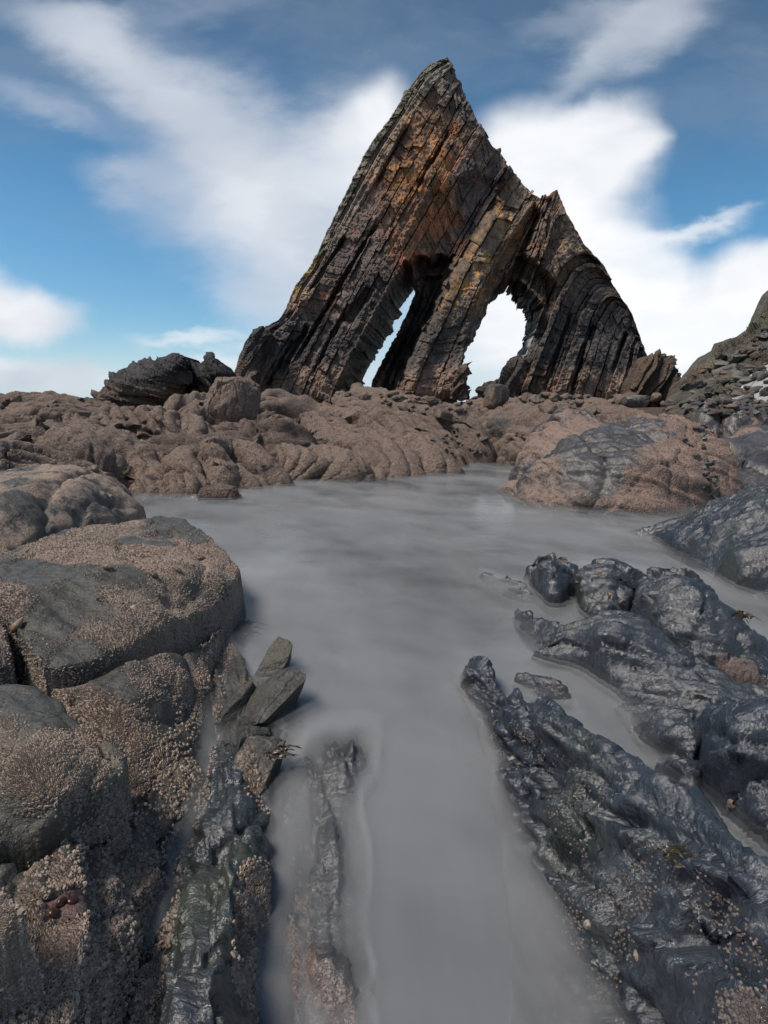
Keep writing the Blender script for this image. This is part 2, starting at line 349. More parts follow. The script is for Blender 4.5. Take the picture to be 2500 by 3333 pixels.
def ridge(name, crest, wl, wr, zb, mat_, seed, label, cat='rock', group=None, amp=.10, f=1.1, furrow=(.10, 2.2), fdir=(1, .5, -.4), crease=.12, cf=1.2, ca=1.,
          cap=.14, barn=.45, p1=.85, p2=.8, res=None, tint=(1, 1, 1), parent=None, bump=0., bf=1.5, rib=.36, rf=1.15, skew=1.2, bfn=None, saw=(.035, 3.6)):
    C = np.array([Pd(a, b, d) for a, b, d in crest])
    L = np.linalg.norm(np.diff(C, axis=0), axis=1).sum(); dm = C[:, 1].min()
    r = res or max(.012, dm * .0040)
    wl = np.asarray(wl) * .85; wr = np.asarray(wr) * .85
    wl = np.broadcast_to(wl, len(C)); wr = np.broadcast_to(wr, len(C)); zb = np.broadcast_to(zb, len(C))
    n = int(max(24, (L + 1.) / r)); Q = resample(np.c_[C, wl, wr, zb], n)
    h = np.maximum(Q[:, 2] - Q[:, 5], .1)
    m = int(max(20, (np.mean(wl) + np.mean(wr) + 1.6 * h.mean()) / r)); m = min(m, 420); n = min(n, 900)
    Q = resample(np.c_[C, wl, wr, zb], n)
    T = np.gradient(Q[:, :2], axis=0)
    for _ in range(12): T[1:-1] = (T[:-2] + T[1:-1] * 2 + T[2:]) / 4
    T /= np.linalg.norm(T, axis=1, keepdims=True) + 1e-9
    R = np.stack([T[:, 1], -T[:, 0]], 1)
    s = np.linspace(0, 1, n); e = np.minimum(s, 1 - s) / cap; e = np.sqrt(np.clip(1 - (1 - np.clip(e, 0, 1))**2, 0, 1))
    ex = Q[:, 3].mean() * .6
    Q[:, :2] -= T * (np.clip(1 - s / cap, 0, 1)**2 * 0)[:, None]
    ph = np.linspace(-math.pi / 2, math.pi / 2, m)
    so_, co_ = np.sign(np.sin(ph)) * np.abs(np.sin(ph))**p1, np.cos(ph)**p2
    wob = 1 + .18 * fbm(s * L * .9, 0 * s, seed, 3, .5, seed)
    hz = Q[:, 2] + (bump * ridged(s * L * bf, 0 * s, 0., 2, .5, seed + 77) - bump if bump else 0)
    wid = np.where(so_[None, :] < 0, Q[:, 3:4], Q[:, 4:5]) * (e[:, None]**.8) * wob[:, None]
    off = wid * so_[None, :]
    X = Q[:, 0:1] + R[:, 0:1] * off; Y = Q[:, 1:2] + R[:, 1:2] * off
    Z = (Q[:, 5] - .25)[:, None] + (hz - Q[:, 5] + .25)[:, None] * (e[:, None]**.7) * co_[None, :]
    P = np.stack([X, Y, Z], -1); N = normals(P)
    N = np.where((N[..., 2].mean() < 0), -N, N)
    S_ = (s * L)[:, None] + 0 * so_[None, :]; V_ = so_[None, :] * (np.mean(wl) + np.mean(wr)) * .5 + 0 * S_
    env = np.clip(co_, 0, 1)[None, :] ** .4 * np.clip(e, 0, 1)[:, None]
    def ribs(fr, am, sk, sd):
        q = S_ * fr + sk * V_ * fr + .42 * fbm(S_ * fr * .35, V_ * fr * .30, sd, 3, .5, seed + sd)
        fl = np.floor(q); fr_ = q - fl; z0 = np.zeros_like(fl); amv = .35 + 1.1 * _h(fl, z0, z0, seed + sd)
        lo_ = .45 * (_h(fl, z0 + 1, z0, seed + sd) - .5)
        return am * (amv * (np.sqrt(np.clip(1 - (2 * fr_ - 1) ** 2, 0, 1)) - .8) + lo_ * np.sin(np.pi * fr_))
    rb = ribs(rf, rib, skew, 1) + ribs(rf * 2.6, rib * .34, skew * 1.4, 2) * sst(fbm(S_ * .8, V_ * .8, 3., 2, .5, seed), -.4, .3) + ribs(rf * .4, rib * .8, skew * .5, 3)
    P = P + N * (rb * env)[..., None]; N = normals(P); N = np.where((N[..., 2].mean() < 0), -N, N)
    P = rock_relief(P, N, amp * .45, f, seed, (furrow[0] * .6, furrow[1] * 1.6), fdir, crease * .22, ca, cf * 2.2, (saw[0], saw[1], (1, .1, .9)) if saw else None)
    P2 = P.reshape(-1, 3)
    o = mesh_obj(name, P2, grid_faces(n, m)[:, ::-1], mat_, parent, {'barn': barn_field(P2, barn, seed) + (bfn(P2) if bfn else 0)}, colors=np.tile(tint, (len(P2), 1)))
    return tag(o, label, cat, group) if parent is None else o

def tps(xy, z, lam=1e-3):
    n = len(xy); d = np.linalg.norm(xy[:, None] - xy[None], axis=-1)
    K = np.where(d > 0, d * d * np.log(d + 1e-12), 0) + lam * np.eye(n)
    A = np.c_[np.ones(n), xy]; M = np.block([[K, A], [A.T, np.zeros((3, 3))]])
    c = np.linalg.solve(M, np.r_[z, 0, 0, 0])
    def ev(q):
        out = np.empty(len(q))
        for k in range(0, len(q), 50000):
            qq = q[k:k + 50000]; dd = np.linalg.norm(qq[:, None] - xy[None], axis=-1)
            out[k:k + 50000] = np.where(dd > 0, dd * dd * np.log(dd + 1e-12), 0) @ c[:n] + c[n] + qq @ c[n + 1:]
        return out
    return ev
def polydist(q, poly):
    """signed distance (inside positive) and nearest boundary point"""
    best = np.full(len(q), 1e9); near = np.zeros((len(q), 2)); ins = np.zeros(len(q), bool)
    for i in range(len(poly)):
        a, b = poly[i - 1], poly[i]; ab = b - a; t = np.clip(((q - a) @ ab) / (ab @ ab + 1e-12), 0, 1)
        p = a + t[:, None] * ab; d = np.linalg.norm(q - p, axis=1); u = d < best
        best = np.where(u, d, best); near[u] = p[u]
        c = ((a[1] > q[:, 1]) != (b[1] > q[:, 1])) & (q[:, 0] < (b[0] - a[0]) * (q[:, 1] - a[1]) / (b[1] - a[1] + 1e-15) + a[0])
        ins ^= c
    return np.where(ins, best, -best), near
def patch(name, outline, inner, R, mat_, seed, label, cat='rock', group=None, parent=None, res=.008, amp=.02, f=4., furrow=(0, 0), fdir=(1, .3, 0), crease=0., cf=4., ca=1.,
          barn=.5, zbot=-.35, tint=(1, 1, 1), lam=1e-3, saw=None, cracks=(), crack_w=.02, crack_d=.05, edge=.6, bfn=None):
    A = np.array([Pz(a, b, z) for a, b, z in outline]); I = np.array([Pz(a, b, z) for a, b, z in inner]).reshape(-1, 3)
    ctl = np.r_[A, I]; ev = tps(ctl[:, :2], ctl[:, 2], lam)
    loop = resample(np.r_[A[-2:], A, A[:2]][:, :2], len(A) * 14 + 42)
    # closed smooth outline
    Ac = np.r_[A, A[:1]][:, :2]; loop = []
    nA = len(A)
    for i in range(nA):
        p0, p1_, p2_, p3 = A[i - 1, :2], A[i, :2], A[(i + 1) % nA, :2], A[(i + 2) % nA, :2]
        for q in np.linspace(0, 1, 8, endpoint=False):
            loop.append(.5 * ((2 * p1_) + (-p0 + p2_) * q + (2 * p0 - 5 * p1_ + 4 * p2_ - p3) * q * q + (-p0 + 3 * p1_ - 3 * p2_ + p3) * q**3))
    loop = np.array(loop)
    loop += .35 * R * np.stack([fbm(loop[:, 0] / R * .6, loop[:, 1] / R * .6, 0., 3, .5, seed + 1), fbm(loop[:, 0] / R * .6, loop[:, 1] / R * .6, 5., 3, .5, seed + 2)], 1)
    lo, hi = loop.min(0) - res * 2, loop.max(0) + res * 2
    lo = np.maximum(lo, (-6, .02))
    n, m = int((hi[0] - lo[0]) / res) + 2, int((hi[1] - lo[1]) / res) + 2
    gx, gy = np.meshgrid(lo[0] + np.arange(n) * res, lo[1] + np.arange(m) * res, indexing='ij')
    q = np.stack([gx.ravel(), gy.ravel()], 1)
    d, near = polydist(q, loop)
    z = ev(q)
    zl, zh = ctl[:, 2].min() - .05, ctl[:, 2].max() + .06
    z = np.clip(z, zl, zh)
    for c in cracks:
        cl = np.array([Pz(a, b, zz_)[:2] for a, b, zz_ in c]); cl = resample(cl, 30)
        cd_ = np.full(len(q), 9.)
        wq = q + .5 * crack_w * np.stack([fbm(q[:, 0] * 14, q[:, 1] * 14, 0., 2, .5, 3), fbm(q[:, 0] * 14, q[:, 1] * 14, 4., 2, .5, 4)], 1) * 2
        for i in range(1, len(cl)):
            a, b = cl[i - 1], cl[i]; ab = b - a; t = np.clip(((wq - a) @ ab) / (ab @ ab + 1e-12), 0, 1)
            cd_ = np.minimum(cd_, np.linalg.norm(wq - a - t[:, None] * ab, axis=1))
        z = z - crack_d * np.exp(-(cd_ / crack_w)**1.3) - crack_d * .5 * np.exp(-(cd_ / (crack_w * 4))**2)
    t = np.clip(d / R, 0, 1); z = z - edge * R * (1 - np.sqrt(np.clip(1 - (1 - t)**2, 0, 1)))
    z = z - (z - zbot) * np.clip(1 - d / (.55 * R), 0, 1) ** 1.7
    out = d < 0
    zz2 = np.where(out, zbot, z)
    xy = np.where(out[:, None], near, q)
    P = np.stack([xy[:, 0], xy[:, 1], zz2], 1).reshape(n, m, 3)
    Pn = np.stack([q[:, 0], q[:, 1], z], 1).reshape(n, m, 3); N = normals(Pn); N = N * np.sign(N[..., 2:3])
    fade = (.35 + .65 * sst(d, .1 * R, .8 * R)).reshape(n, m)[..., None]
    P = np.where(out.reshape(n, m)[..., None], P + 0, P + fade * (rock_relief(P, N, amp, f, seed, furrow, fdir, crease, ca, cf, saw) - P))
    keep = (d > -res * 1.5).reshape(n, m)
    fm = keep[:-1, :-1] & keep[1:, :-1] & keep[:-1, 1:] & keep[1:, 1:]
    fm &= ~((out.reshape(n, m)[:-1, :-1]) & (out.reshape(n, m)[1:, :-1]) & (out.reshape(n, m)[:-1, 1:]) & (out.reshape(n, m)[1:, 1:]))
    F = grid_faces(n, m, fm)
    used = np.unique(F); rm = np.full(n * m, -1); rm[used] = np.arange(len(used))
    V = P.reshape(-1, 3)[used]; F = rm[F]
    bb = barn_field(V, barn, seed, 4.5, .75)
    if bfn is not None: bb = bb + bfn(V)
    o = mesh_obj(name, V, F, mat_, parent, {'barn': bb}, colors=tint(V) if callable(tint) else np.tile(tint, (len(V), 1)))
    return tag(o, label, cat, group) if parent is None else o

def boulder_geo(seed, sub=5, sq=.35, amp=.10, f=1.6, crease=.08, cuts=0):
    """unit rounded block: cube-sphere, flattened by random cutting planes, then roughened"""
    k = 2**sub + 1; g_ = np.linspace(-1, 1, k); Vs = []; Fs = []; off = 0
    for ax in range(3):
        for sg in (-1, 1):
            a, b = np.meshgrid(g_, g_, indexing='ij'); c = np.full_like(a, sg)
            Pn = [None] * 3; Pn[ax] = c; Pn[(ax + 1) % 3] = a * 1.0; Pn[(ax + 2) % 3] = b * sg
            Vs.append(np.stack(Pn, -1).reshape(-1, 3)); Fs.append(grid_faces(k, k) + off); off += k * k
    V = np.concatenate(Vs); F = np.concatenate(Fs)
    key = np.round(V * 1000).astype(np.int64); _, idx, inv = np.unique(key, axis=0, return_index=True, return_inverse=True)
    V = V[idx]; F = inv.ravel()[F]
    nrm = V / np.linalg.norm(V, axis=1, keepdims=True); V = V * sq + nrm * (1 - sq)
    rs = np.random.RandomState(seed)
    for _ in range(cuts):
        nn = rs.normal(size=3); nn /= np.linalg.norm(nn); dd = rs.uniform(.55, .85)
        ex = np.maximum(V @ nn - dd, 0); V = V - nn * (ex * .92)[:, None]
    nr = V / np.linalg.norm(V, axis=1, keepdims=True)
    return rock_relief(V, nr, amp, f, seed, (0, 0), (1, 0, 0), crease, 1., 1.3), F
def boulder(name, c, rad, seed, mat_, label, cat='boulder', group=None, rot=(0, 0, 0), parent=None, barn=.45, tint=(1, 1, 1), smooth=True, **kw):
    V, F = boulder_geo(seed, **kw)
    from mathutils import Euler
    Rm = np.array(Euler(rot).to_matrix()); V = (V * np.array(rad)) @ Rm.T + np.array(c)
    o = mesh_obj(name, V, F, mat_, parent, {'barn': barn_field(V, barn, seed)}, colors=np.tile(tint, (len(V), 1)), smooth=smooth)
    return tag(o, label, cat, group) if parent is None else o

# ------------------------------------------------------------------ the sea stack: leaning beds, each a part
def inpoly(px, py, poly):
    q = np.stack([np.ravel(px), np.ravel(py)], 1); d, _ = polydist(q, np.array(poly, float)); return d.reshape(np.shape(px))
GUIDES = [
    [(752, 1262), (790, 1160), (842, 1075), (905, 1040), (965, 925), (1000, 880), (1070, 740), (1130, 618), (1200, 480), (1285, 362), (1330, 288), (1400, 208), (1455, 187)],
    [(835, 1290), (960, 1065), (1055, 890), (1150, 715), (1250, 540), (1340, 390), (1410, 280), (1478, 214)],
    [(930, 1305), (1080, 1000), (1160, 850), (1240, 700), (1325, 550), (1400, 420), (1492, 262)],
    [(1010, 1300), (1150, 1010), (1225, 870), (1300, 740), (1375, 612), (1445, 490), (1533, 336)],
    [(1082, 1290), (1180, 1080), (1260, 925), (1320, 805), (1400, 670), (1475, 540), (1562, 400)],
    [(1195, 1290), (1300, 1050), (1350, 935), (1420, 805), (1485, 695), (1545, 595), (1618, 484)],
    [(1285, 1300), (1350, 1120), (1405, 1035), (1490, 850), (1545, 748), (1602, 652), (1672, 555)],
    [(1390, 1310), (1470, 1110), (1515, 1000), (1560, 900), (1610, 805), (1660, 715), (1722, 614)],
    [(1500, 1310), (1522, 1160), (1560, 1050), (1600, 968), (1655, 855), (1705, 752), (1766, 636)],
    [(1560, 1310), (1610, 1150), (1660, 1020), (1715, 900), (1760, 800), (1785, 710), (1814, 617)],
    [(1600, 1310), (1650, 1180), (1700, 1040), (1750, 920), (1792, 820), (1828, 745), (1872, 762)],
    [(1650, 1310), (1700, 1180), (1750, 1060), (1800, 930), (1850, 850), (1910, 825), (1962, 858)],
    [(1750, 1310), (1790, 1180), (1830, 1080), (1878, 965), (1930, 905), (1980, 912), (2012, 952)],
    [(1880, 1310), (1915, 1200), (1942, 1115), (1975, 1025), (2010, 985), (2045, 1000), (2064, 1052)],
    [(2000, 1310), (2025, 1240), (2043, 1180), (2058, 1120), (2072, 1095), (2085, 1105), (2095, 1135)],
    [(2110, 1310), (2112, 1270), (2112, 1240), (2112, 1210), (2112, 1190), (2112, 1180), (2112, 1170)],
]
HOLE1 = [(1060, 1370), (1085, 1268), (1130, 1172), (1180, 1082), (1230, 995), (1275, 915), (1316, 838), (1345, 862), (1352, 950), (1328, 1012), (1300, 1072), (1254, 1155), (1214, 1235), (1170, 1370)]
HOLE2 = [(1480, 1370), (1496, 1200), (1512, 1122), (1556, 1030), (1600, 950), (1650, 892), (1690, 905), (1735, 950), (1770, 990), (1745, 1072), (1718, 1136), (1668, 1250), (1625, 1370)]
BACKPILLAR = [(1345, 840), (1480, 835), (1440, 950), (1396, 1045), (1345, 1115), (1285, 1270), (1200, 1330), (1215, 1228), (1305, 1070), (1350, 950)]
CEIL2 = [(1620, 960), (1690, 830), (1760, 850), (1800, 930), (1780, 1010), (1740, 960), (1680, 900)]
SLOT = [(1410, 1000), (1300, 1230), (1225, 1330), (1265, 1200), (1330, 1070), (1365, 985), (1385, 900), (1440, 900)]
ST_D = 40.; EXT = np.array([.145, 1., 0.])
stack = empty('sea_stack', tuple(Pd(1450, 1340, 44)))
tag(stack, 'tall pointed sea stack of leaning rust brown rock beds pierced by two arches', 'sea stack')
K = 700
for g_ in GUIDES:
    (xa, ya), (xb, yb) = g_[0], g_[1]; k_ = (1352 - ya) / (ya - yb); g_.insert(0, (xa + (xa - xb) * k_ * .6, 1352))
G = np.array([resample(np.array(g_, float), K) for g_ in GUIDES])     # (16, K, 2)
sg = np.arange(len(GUIDES)) * 1.
rs = np.random.RandomState(11)
# bed boundaries in guide coordinate s; thick sandstones and thin shales alternate
bounds = [0.]; 
while bounds[-1] < len(GUIDES) - 1:
    i = int(bounds[-1]); wpx = np.hypot(*(G[min(i + 1, 15)] - G[i])[K // 3]); wmean = max(wpx * .85, 25)
    wbed = rs.choice([11, 18, 28, 40, 54], p=[.18, .16, .24, .26, .16]) if i < 9 else rs.choice([9, 14, 22, 32])
    bounds.append(bounds[-1] + wbed / wmean)
bounds[-1] = len(GUIDES) - 1.
KEY = [0, 4, 5, 6, 8, 9, 11]       # beds never straddle the arches' sides
bounds = sorted(set([round(b, 3) for b in bounds if min(abs(b - k_) for k_ in KEY) > .06] + KEY + [15]))
NB = len(bounds) - 1
bed_off = rs.uniform(-.45, .45, NB) + np.where(rs.rand(NB) < .22, .55, 0)
stackinv = np.linalg.inv
def stack_base(px, py):
    """metres behind the nominal front plane"""
    b = 1.1 * fbm(px / 260, py / 260, 0., 3, .5, 5) + .004 * np.maximum(900 - py, 0) * .9
    b = b + 1.6 * sst(px, 1750, 2100) - 1.2 * sst(py, 1000, 1300) * sst(px, 700, 900) 
    # the left slab face steps forward below, the broad wall over the arches stands back
    ox = px + 16 * fbm(px / 28, py / 28, 0., 3, .55, 88); oy = py + 16 * fbm(px / 28, py / 28, 5., 3, .55, 89)
    b = b + 1.5 * sst(inpoly(px, py, [(1330, 800), (1400, 640), (1560, 560), (1640, 620), (1560, 760), (1490, 840), (1420, 900), (1340, 880)]), -25, 45)
    b = b + 2.0 * sst(inpoly(px, py, [(1560, 960), (1650, 790), (1740, 660), (1770, 700), (1720, 830), (1700, 930), (1640, 1000)]), -8, 22)
    b = b + 4.2 * sst(inpoly(ox, oy, BACKPILLAR), -10, 12) + 2.2 * sst(inpoly(px, py, SLOT), -6, 8)
    b = b + 2.6 * sst(inpoly(ox, oy, CEIL2), -14, 20)
    b = b - .9 * sst(inpoly(px, py, [(1290, 1300), (1370, 1100), (1500, 850), (1590, 680), (1640, 700), (1560, 1000), (1500, 1300)]), -20, 30)
    for (x0, y0, x1, y1, wd, dp) in [(960, 1180, 1240, 700, 9, 1.2), (1120, 1060, 1210, 930, 22, 1.1), (905, 1230, 1010, 1050, 12, 1.0), (1000, 960, 1130, 760, 8, 1.1), (1215, 620, 1330, 400, 10, .9), (1350, 620, 1470, 420, 11, .8),
                                     (1580, 1120, 1640, 960, 6, .7), (1850, 1290, 1930, 1040, 12, 1.0), (1765, 1290, 1860, 1010, 9, .8), (1990, 1220, 2040, 1080, 12, 1.0), (1700, 820, 1760, 690, 12, 1.), (860, 1270, 960, 1100, 8, 1.0), (1010, 1230, 1130, 1000, 10, 1.2)]:
        ax_, ay = px - x0, py - y0; lx, ly = x1 - x0, y1 - y0; tt = np.clip((ax_ * lx + ay * ly) / (lx * lx + ly * ly), 0, 1)
        dd = np.hypot(ax_ - tt * lx, ay - tt * ly) + 5 * fbm(px / 30, py / 30, 0., 2, .5, 8)
        b = b + dp * sst(dd, wd, wd * .3) * sst(np.minimum(tt, 1 - tt), 0, .15)
    return b
def stack_color(px, py, sidx, blk):
    n1 = fbm(px / 120, py / 120, 0., 4, .55, 31); n2 = fbm(px / 40, py / 40, 2., 3, .5, 32); n3 = fbm(px / 16, py / 16, 2., 2, .5, 33)
    def mixc(c, d, t): return c + (np.array(d) - c) * np.clip(t, 0, 1)[..., None]
    c = np.zeros(np.shape(px) + (3,)) + np.array((.120, .088, .076))
    c = mixc(c, (.075, .062, .062), sst(n1 + .4 * n2, -.1, .5))
    rust = sst(np.hypot((px - 1370) / 190, (py - 560) / 330) + .55 * n1 + .25 * n2, 1.05, .35)
    c = mixc(c, (.27, .125, .045), rust * (.35 + .6 * sst(n2 + n3 * .6, -.25, .35)))
    c = mixc(c, (.20, .075, .045), .6 * sst(n2 - n1, .25, .6) * sst(py, 1150, 900))
    edge_ = sst(sidx, 1.1, .2) * sst(py, 1120, 900)
    c = mixc(c, (.135, .125, .100), edge_ * .85)
    c = mixc(c, (.27, .20, .05), edge_ * sst(np.abs(py - 850), 160, 60) * sst(n2, -.1, .3) * .8)
    top = sst(py, 420, 250); c = mixc(c, (.125, .12, .095), top * .6 * sst(sidx, 3, .5))
    pil = sst(sidx, 5.9, 6.3) * sst(sidx, 8.6, 7.9) * sst(py, 1180, 1000)
    c = mixc(c, (.175, .130, .092), pil * .7); c = mixc(c, (.27, .155, .06), pil * sst(n2 + n3, .15, .5) * .8)
    rl = sst(sidx, 8.8, 9.3); c = mixc(c, (.100, .078, .066), rl * .8)
    c = mixc(c, (.23, .165, .105), rl * sst(py, 1000, 820) * sst(n2 + n3 * .8, .05, .45) * .8)
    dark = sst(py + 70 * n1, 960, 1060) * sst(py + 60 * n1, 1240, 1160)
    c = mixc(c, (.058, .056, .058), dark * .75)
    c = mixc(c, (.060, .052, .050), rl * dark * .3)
    low = sst(py + 45 * n1 + 18 * n2, 1165, 1225)
    c = mixc(c, (.175, .125, .100), low * .92)
    a_, b_ = px - 1668, py - 1240; lx, ly = 72, -165; q_ = np.clip((a_ * lx + b_ * ly) / (lx * lx + ly * ly), 0, 1); dl = np.hypot(a_ - q_ * lx, b_ - q_ * ly)
    c = c * 1.95
    c = mixc(c, (.62, .64, .68), sst(dl + 5 * n3, 12, 4) * .8)
    return c * (1 + .38 * (blk - .5))[..., None] * (1 + .22 * n3)[..., None]

for b in range(NB):
    s0, s1 = bounds[b], bounds[b + 1]
    def Gs(s):
        i = int(min(s, 14.999)); q = s - i; return G[i] * (1 - q) + G[i + 1] * q
    L0, L1 = Gs(s0), Gs(s1)
    wmax = np.hypot(*(L1 - L0).T).max(); m = int(max(5, min(26, wmax / 3.2 + 3)))
    length = np.hypot(*np.diff(L0, axis=0).T).sum(); n = int(max(30, length / 3.4))
    A_, B_ = resample(L0, n, False), resample(L1, n, False)
    cs = np.linspace(0, 1, m); cs = .5 + (cs - .5) * (1 + .0 * cs)
    if m > 5: cs = np.r_[0, .5 * cs[1], cs[1:-1], 1 - .5 * cs[1], 1]; m += 2
    PX = A_[:, None, 0] * (1 - cs) + B_[:, None, 0] * cs; PY = A_[:, None, 1] * (1 - cs) + B_[:, None, 1] * cs
    # joints across the bed
    tt = np.linspace(0, length, n); jl = [0.]
    while jl[-1] < length: jl.append(jl[-1] + (9 + min(rs.exponential(34), 150)) * (1 if wmax > 14 else .7))
    jl = np.array(jl); skew = rs.uniform(-.5, .5) * wmax
    TT = tt[:, None] + skew * cs[None, :] + 3 * fbm(PX / 18, PY / 18, 0., 2, .5, b)
    bi = np.clip(np.searchsorted(jl, TT) - 1, 0, len(jl) - 2)
    bo = rs.uniform(-1, 1, len(jl)); bc = rs.rand(len(jl))
    dj = np.minimum(TT - jl[bi], jl[np.minimum(bi + 1, len(jl) - 1)] - TT)
    off = bed_off[b] * (.6 + .6 * np.clip(fbm(PX / 150, PY / 150, b * 3.1, 2, .5, 3) + .4, 0, 1)) + .20 * bo[bi] + .14 * sst(dj, 2.6, 0)
    # splintered thin sub-laminae within the bed
    lam_ = np.floor(cs * max(1, round(wmax / 9)) + .001); lo_ = rs.uniform(-.12, .12, 40)[lam_.astype(int)]
    off = off + lo_[None, :] * (.4 + .6 * bo[bi]) + .16 * fbm(PX / 22, PY / 22, 1., 3, .55, 41) + .10 * fbm(PX / 7, PY / 7, 1., 2, .5, 42)
    ed = np.minimum(cs, 1 - cs) * wmax
    off = off + .42 * sst(ed, 2.2, 0)[None, :]
    D = ST_D + stack_base(PX, PY) + off
    # ragged ends: every bed (and block) breaks off at its own height
    PXj = PX + 2.2 * fbm(PX / 9, PY / 9, 0., 2, .5, 60) + 1.8 * bo[bi]; PYj = PY + 2.2 * fbm(PX / 9, PY / 9, 7., 2, .5, 61)
    front = Pd(PXj, PYj, D)
    thick = np.clip(8.5 - .006 * np.maximum(900 - PY, 0) * 1.2 - 2.5 * sst(PX, 1900, 2150), 3.5, 9)
    backD = 40 + thick
    fmask = np.ones((n - 1, m - 1), bool)
    cx, cy = (PXj[:-1, :-1] + PXj[1:, 1:]) / 2, (PYj[:-1, :-1] + PYj[1:, 1:]) / 2
    wob = 4 * fbm(cx / 12, cy / 12, 0., 2, .5, 66)
    for H in (HOLE1, HOLE2):
        if s0 < 11.5 and s1 > 3.9: fmask &= ~(inpoly(cx, cy, H) + wob > 0)
    endcut = rs.uniform(-6, 12) if s0 > 0.5 else 0
    fmask &= ~((length - (tt[:-1] + tt[1:]) / 2)[:, None] < endcut + 5 * (bc[bi[:-1, :-1]] - .5) + 0 * cx)
    if not fmask.any(): continue
    LAY = 4
    layers = [front]
    for q in range(1, LAY + 1):
        e_ = (q / LAY) ** 1.3
        nb = np.maximum(backD - D, 1.5) * e_
        Pq = front + EXT * nb[..., None]
        jit = .35 * np.stack([fbm(PX / 30 + q * 7, PY / 30, 0., 2, .5, 70), 0 * PX, fbm(PX / 30, PY / 30 + q * 9, 3., 2, .5, 71)], -1)
        layers.append(Pq + jit)
    V0 = np.concatenate([l.reshape(-1, 3) for l in layers]); N0 = n * m
    sm = np.full((n, m), (s0 + s1) / 2)
    col0 = stack_color(PX, PY, sm, bc[bi]) * (1 + rs.uniform(-.22, .22)); col0 = np.concatenate([col0.reshape(-1, 3)] + [col0.reshape(-1, 3) * .5 + .012] * LAY)  # walls behind the front painted darker: bare damp rock plus the hollow's shade
    anyr = np.r_[False, fmask.any(1), False].astype(int); st_ = np.where(np.diff(anyr) == 1)[0]; en_ = np.where(np.diff(anyr) == -1)[0]
    for r0, r1 in zip(st_, en_):
        if r1 - r0 < 4: continue
        fm = np.zeros_like(fmask); fm[r0:r1] = fmask[r0:r1]
        Ff = grid_faces(n, m, fm); Fb = Ff[:, ::-1] + LAY * N0
        ed_ = np.concatenate([Ff[:, [0, 1]], Ff[:, [1, 2]], Ff[:, [2, 3]], Ff[:, [3, 0]]])
        key = np.sort(ed_, 1) @ np.array([N0, 1]); uq, inv, cnt = np.unique(key, return_inverse=True, return_counts=True)
        be = ed_[cnt[inv.ravel()] == 1]
        walls = [np.stack([be[:, 1] + q * N0, be[:, 0] + q * N0, be[:, 0] + (q + 1) * N0, be[:, 1] + (q + 1) * N0], 1) for q in range(LAY)]
        F = np.concatenate([Ff, Fb] + walls)
        used = np.unique(F); rm = np.full(len(V0), -1); rm[used] = np.arange(len(used))
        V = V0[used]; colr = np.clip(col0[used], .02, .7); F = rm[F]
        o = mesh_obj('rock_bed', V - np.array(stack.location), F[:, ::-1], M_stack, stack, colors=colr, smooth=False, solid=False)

# ------------------------------------------------------------------ shore bed (rises out of the pool towards the stack)
POOL = np.array([Pz(a, b, 0.)[:2] for a, b in [(-900, 3600), (-900, 1800), (200, 1655), (500, 1625), (760, 1612), (1000, 1600), (1150, 1588), (1260, 1545), (1400, 1530), (1500, 1492), (1590, 1500), (1655, 1480),
                (1672, 1560), (1780, 1640), (1900, 1695), (2300, 1688), (2900, 1680), (3500, 1800), (3500, 3600)]])
def bed_z(x, y):
    d, _ = polydist(np.stack([np.ravel(x), np.ravel(y)], 1), POOL); d = -d.reshape(np.shape(x))
    z = -.42 + .36 * sst(d, -.3, .9) + np.clip(d, 0, 60) * .020 + .95 * sst(y, 22, 37) + .25 * sst(x / np.maximum(y, 1), .45, .65) * sst(y, 8, 16)
    z = z + .10 * fbm(x * .9, y * .9, 0., 4, .5, 90) * sst(d, -.5, 1) + .22 * fbm(x * .3, y * .3, 0., 3, .5, 91) * sst(d, 0, 3)
    z = z - 2.6 * sst(y, 46, 75) - 1.5 * sst(-x, 14, 30)
    return z
nr, na = 520, 620
rr = .25 * (140 / .25) ** (np.linspace(0, 1, nr)); aa = np.radians(np.linspace(-80, 80, na))
X, Y = rr[:, None] * np.sin(aa)[None], rr[:, None] * np.cos(aa)[None]
Z = bed_z(X, Y); P = np.stack([X, Y, Z], -1); N = normals(P); N *= np.sign(N[..., 2:3])
P = rock_relief(P, N, .05, 2.2, 95, (.05, 1.6), (1, .5, 0), .10, 1., 1.3)
P2 = P.reshape(-1, 3)
o = mesh_obj('shore_bedrock', P2, grid_faces(nr, na)[:, ::-1], M_mid, attrs={'barn': barn_field(P2, .7, 3)}, colors=np.tile((.45, .44, .45), (len(P2), 1)))
tag(o, kind='structure')

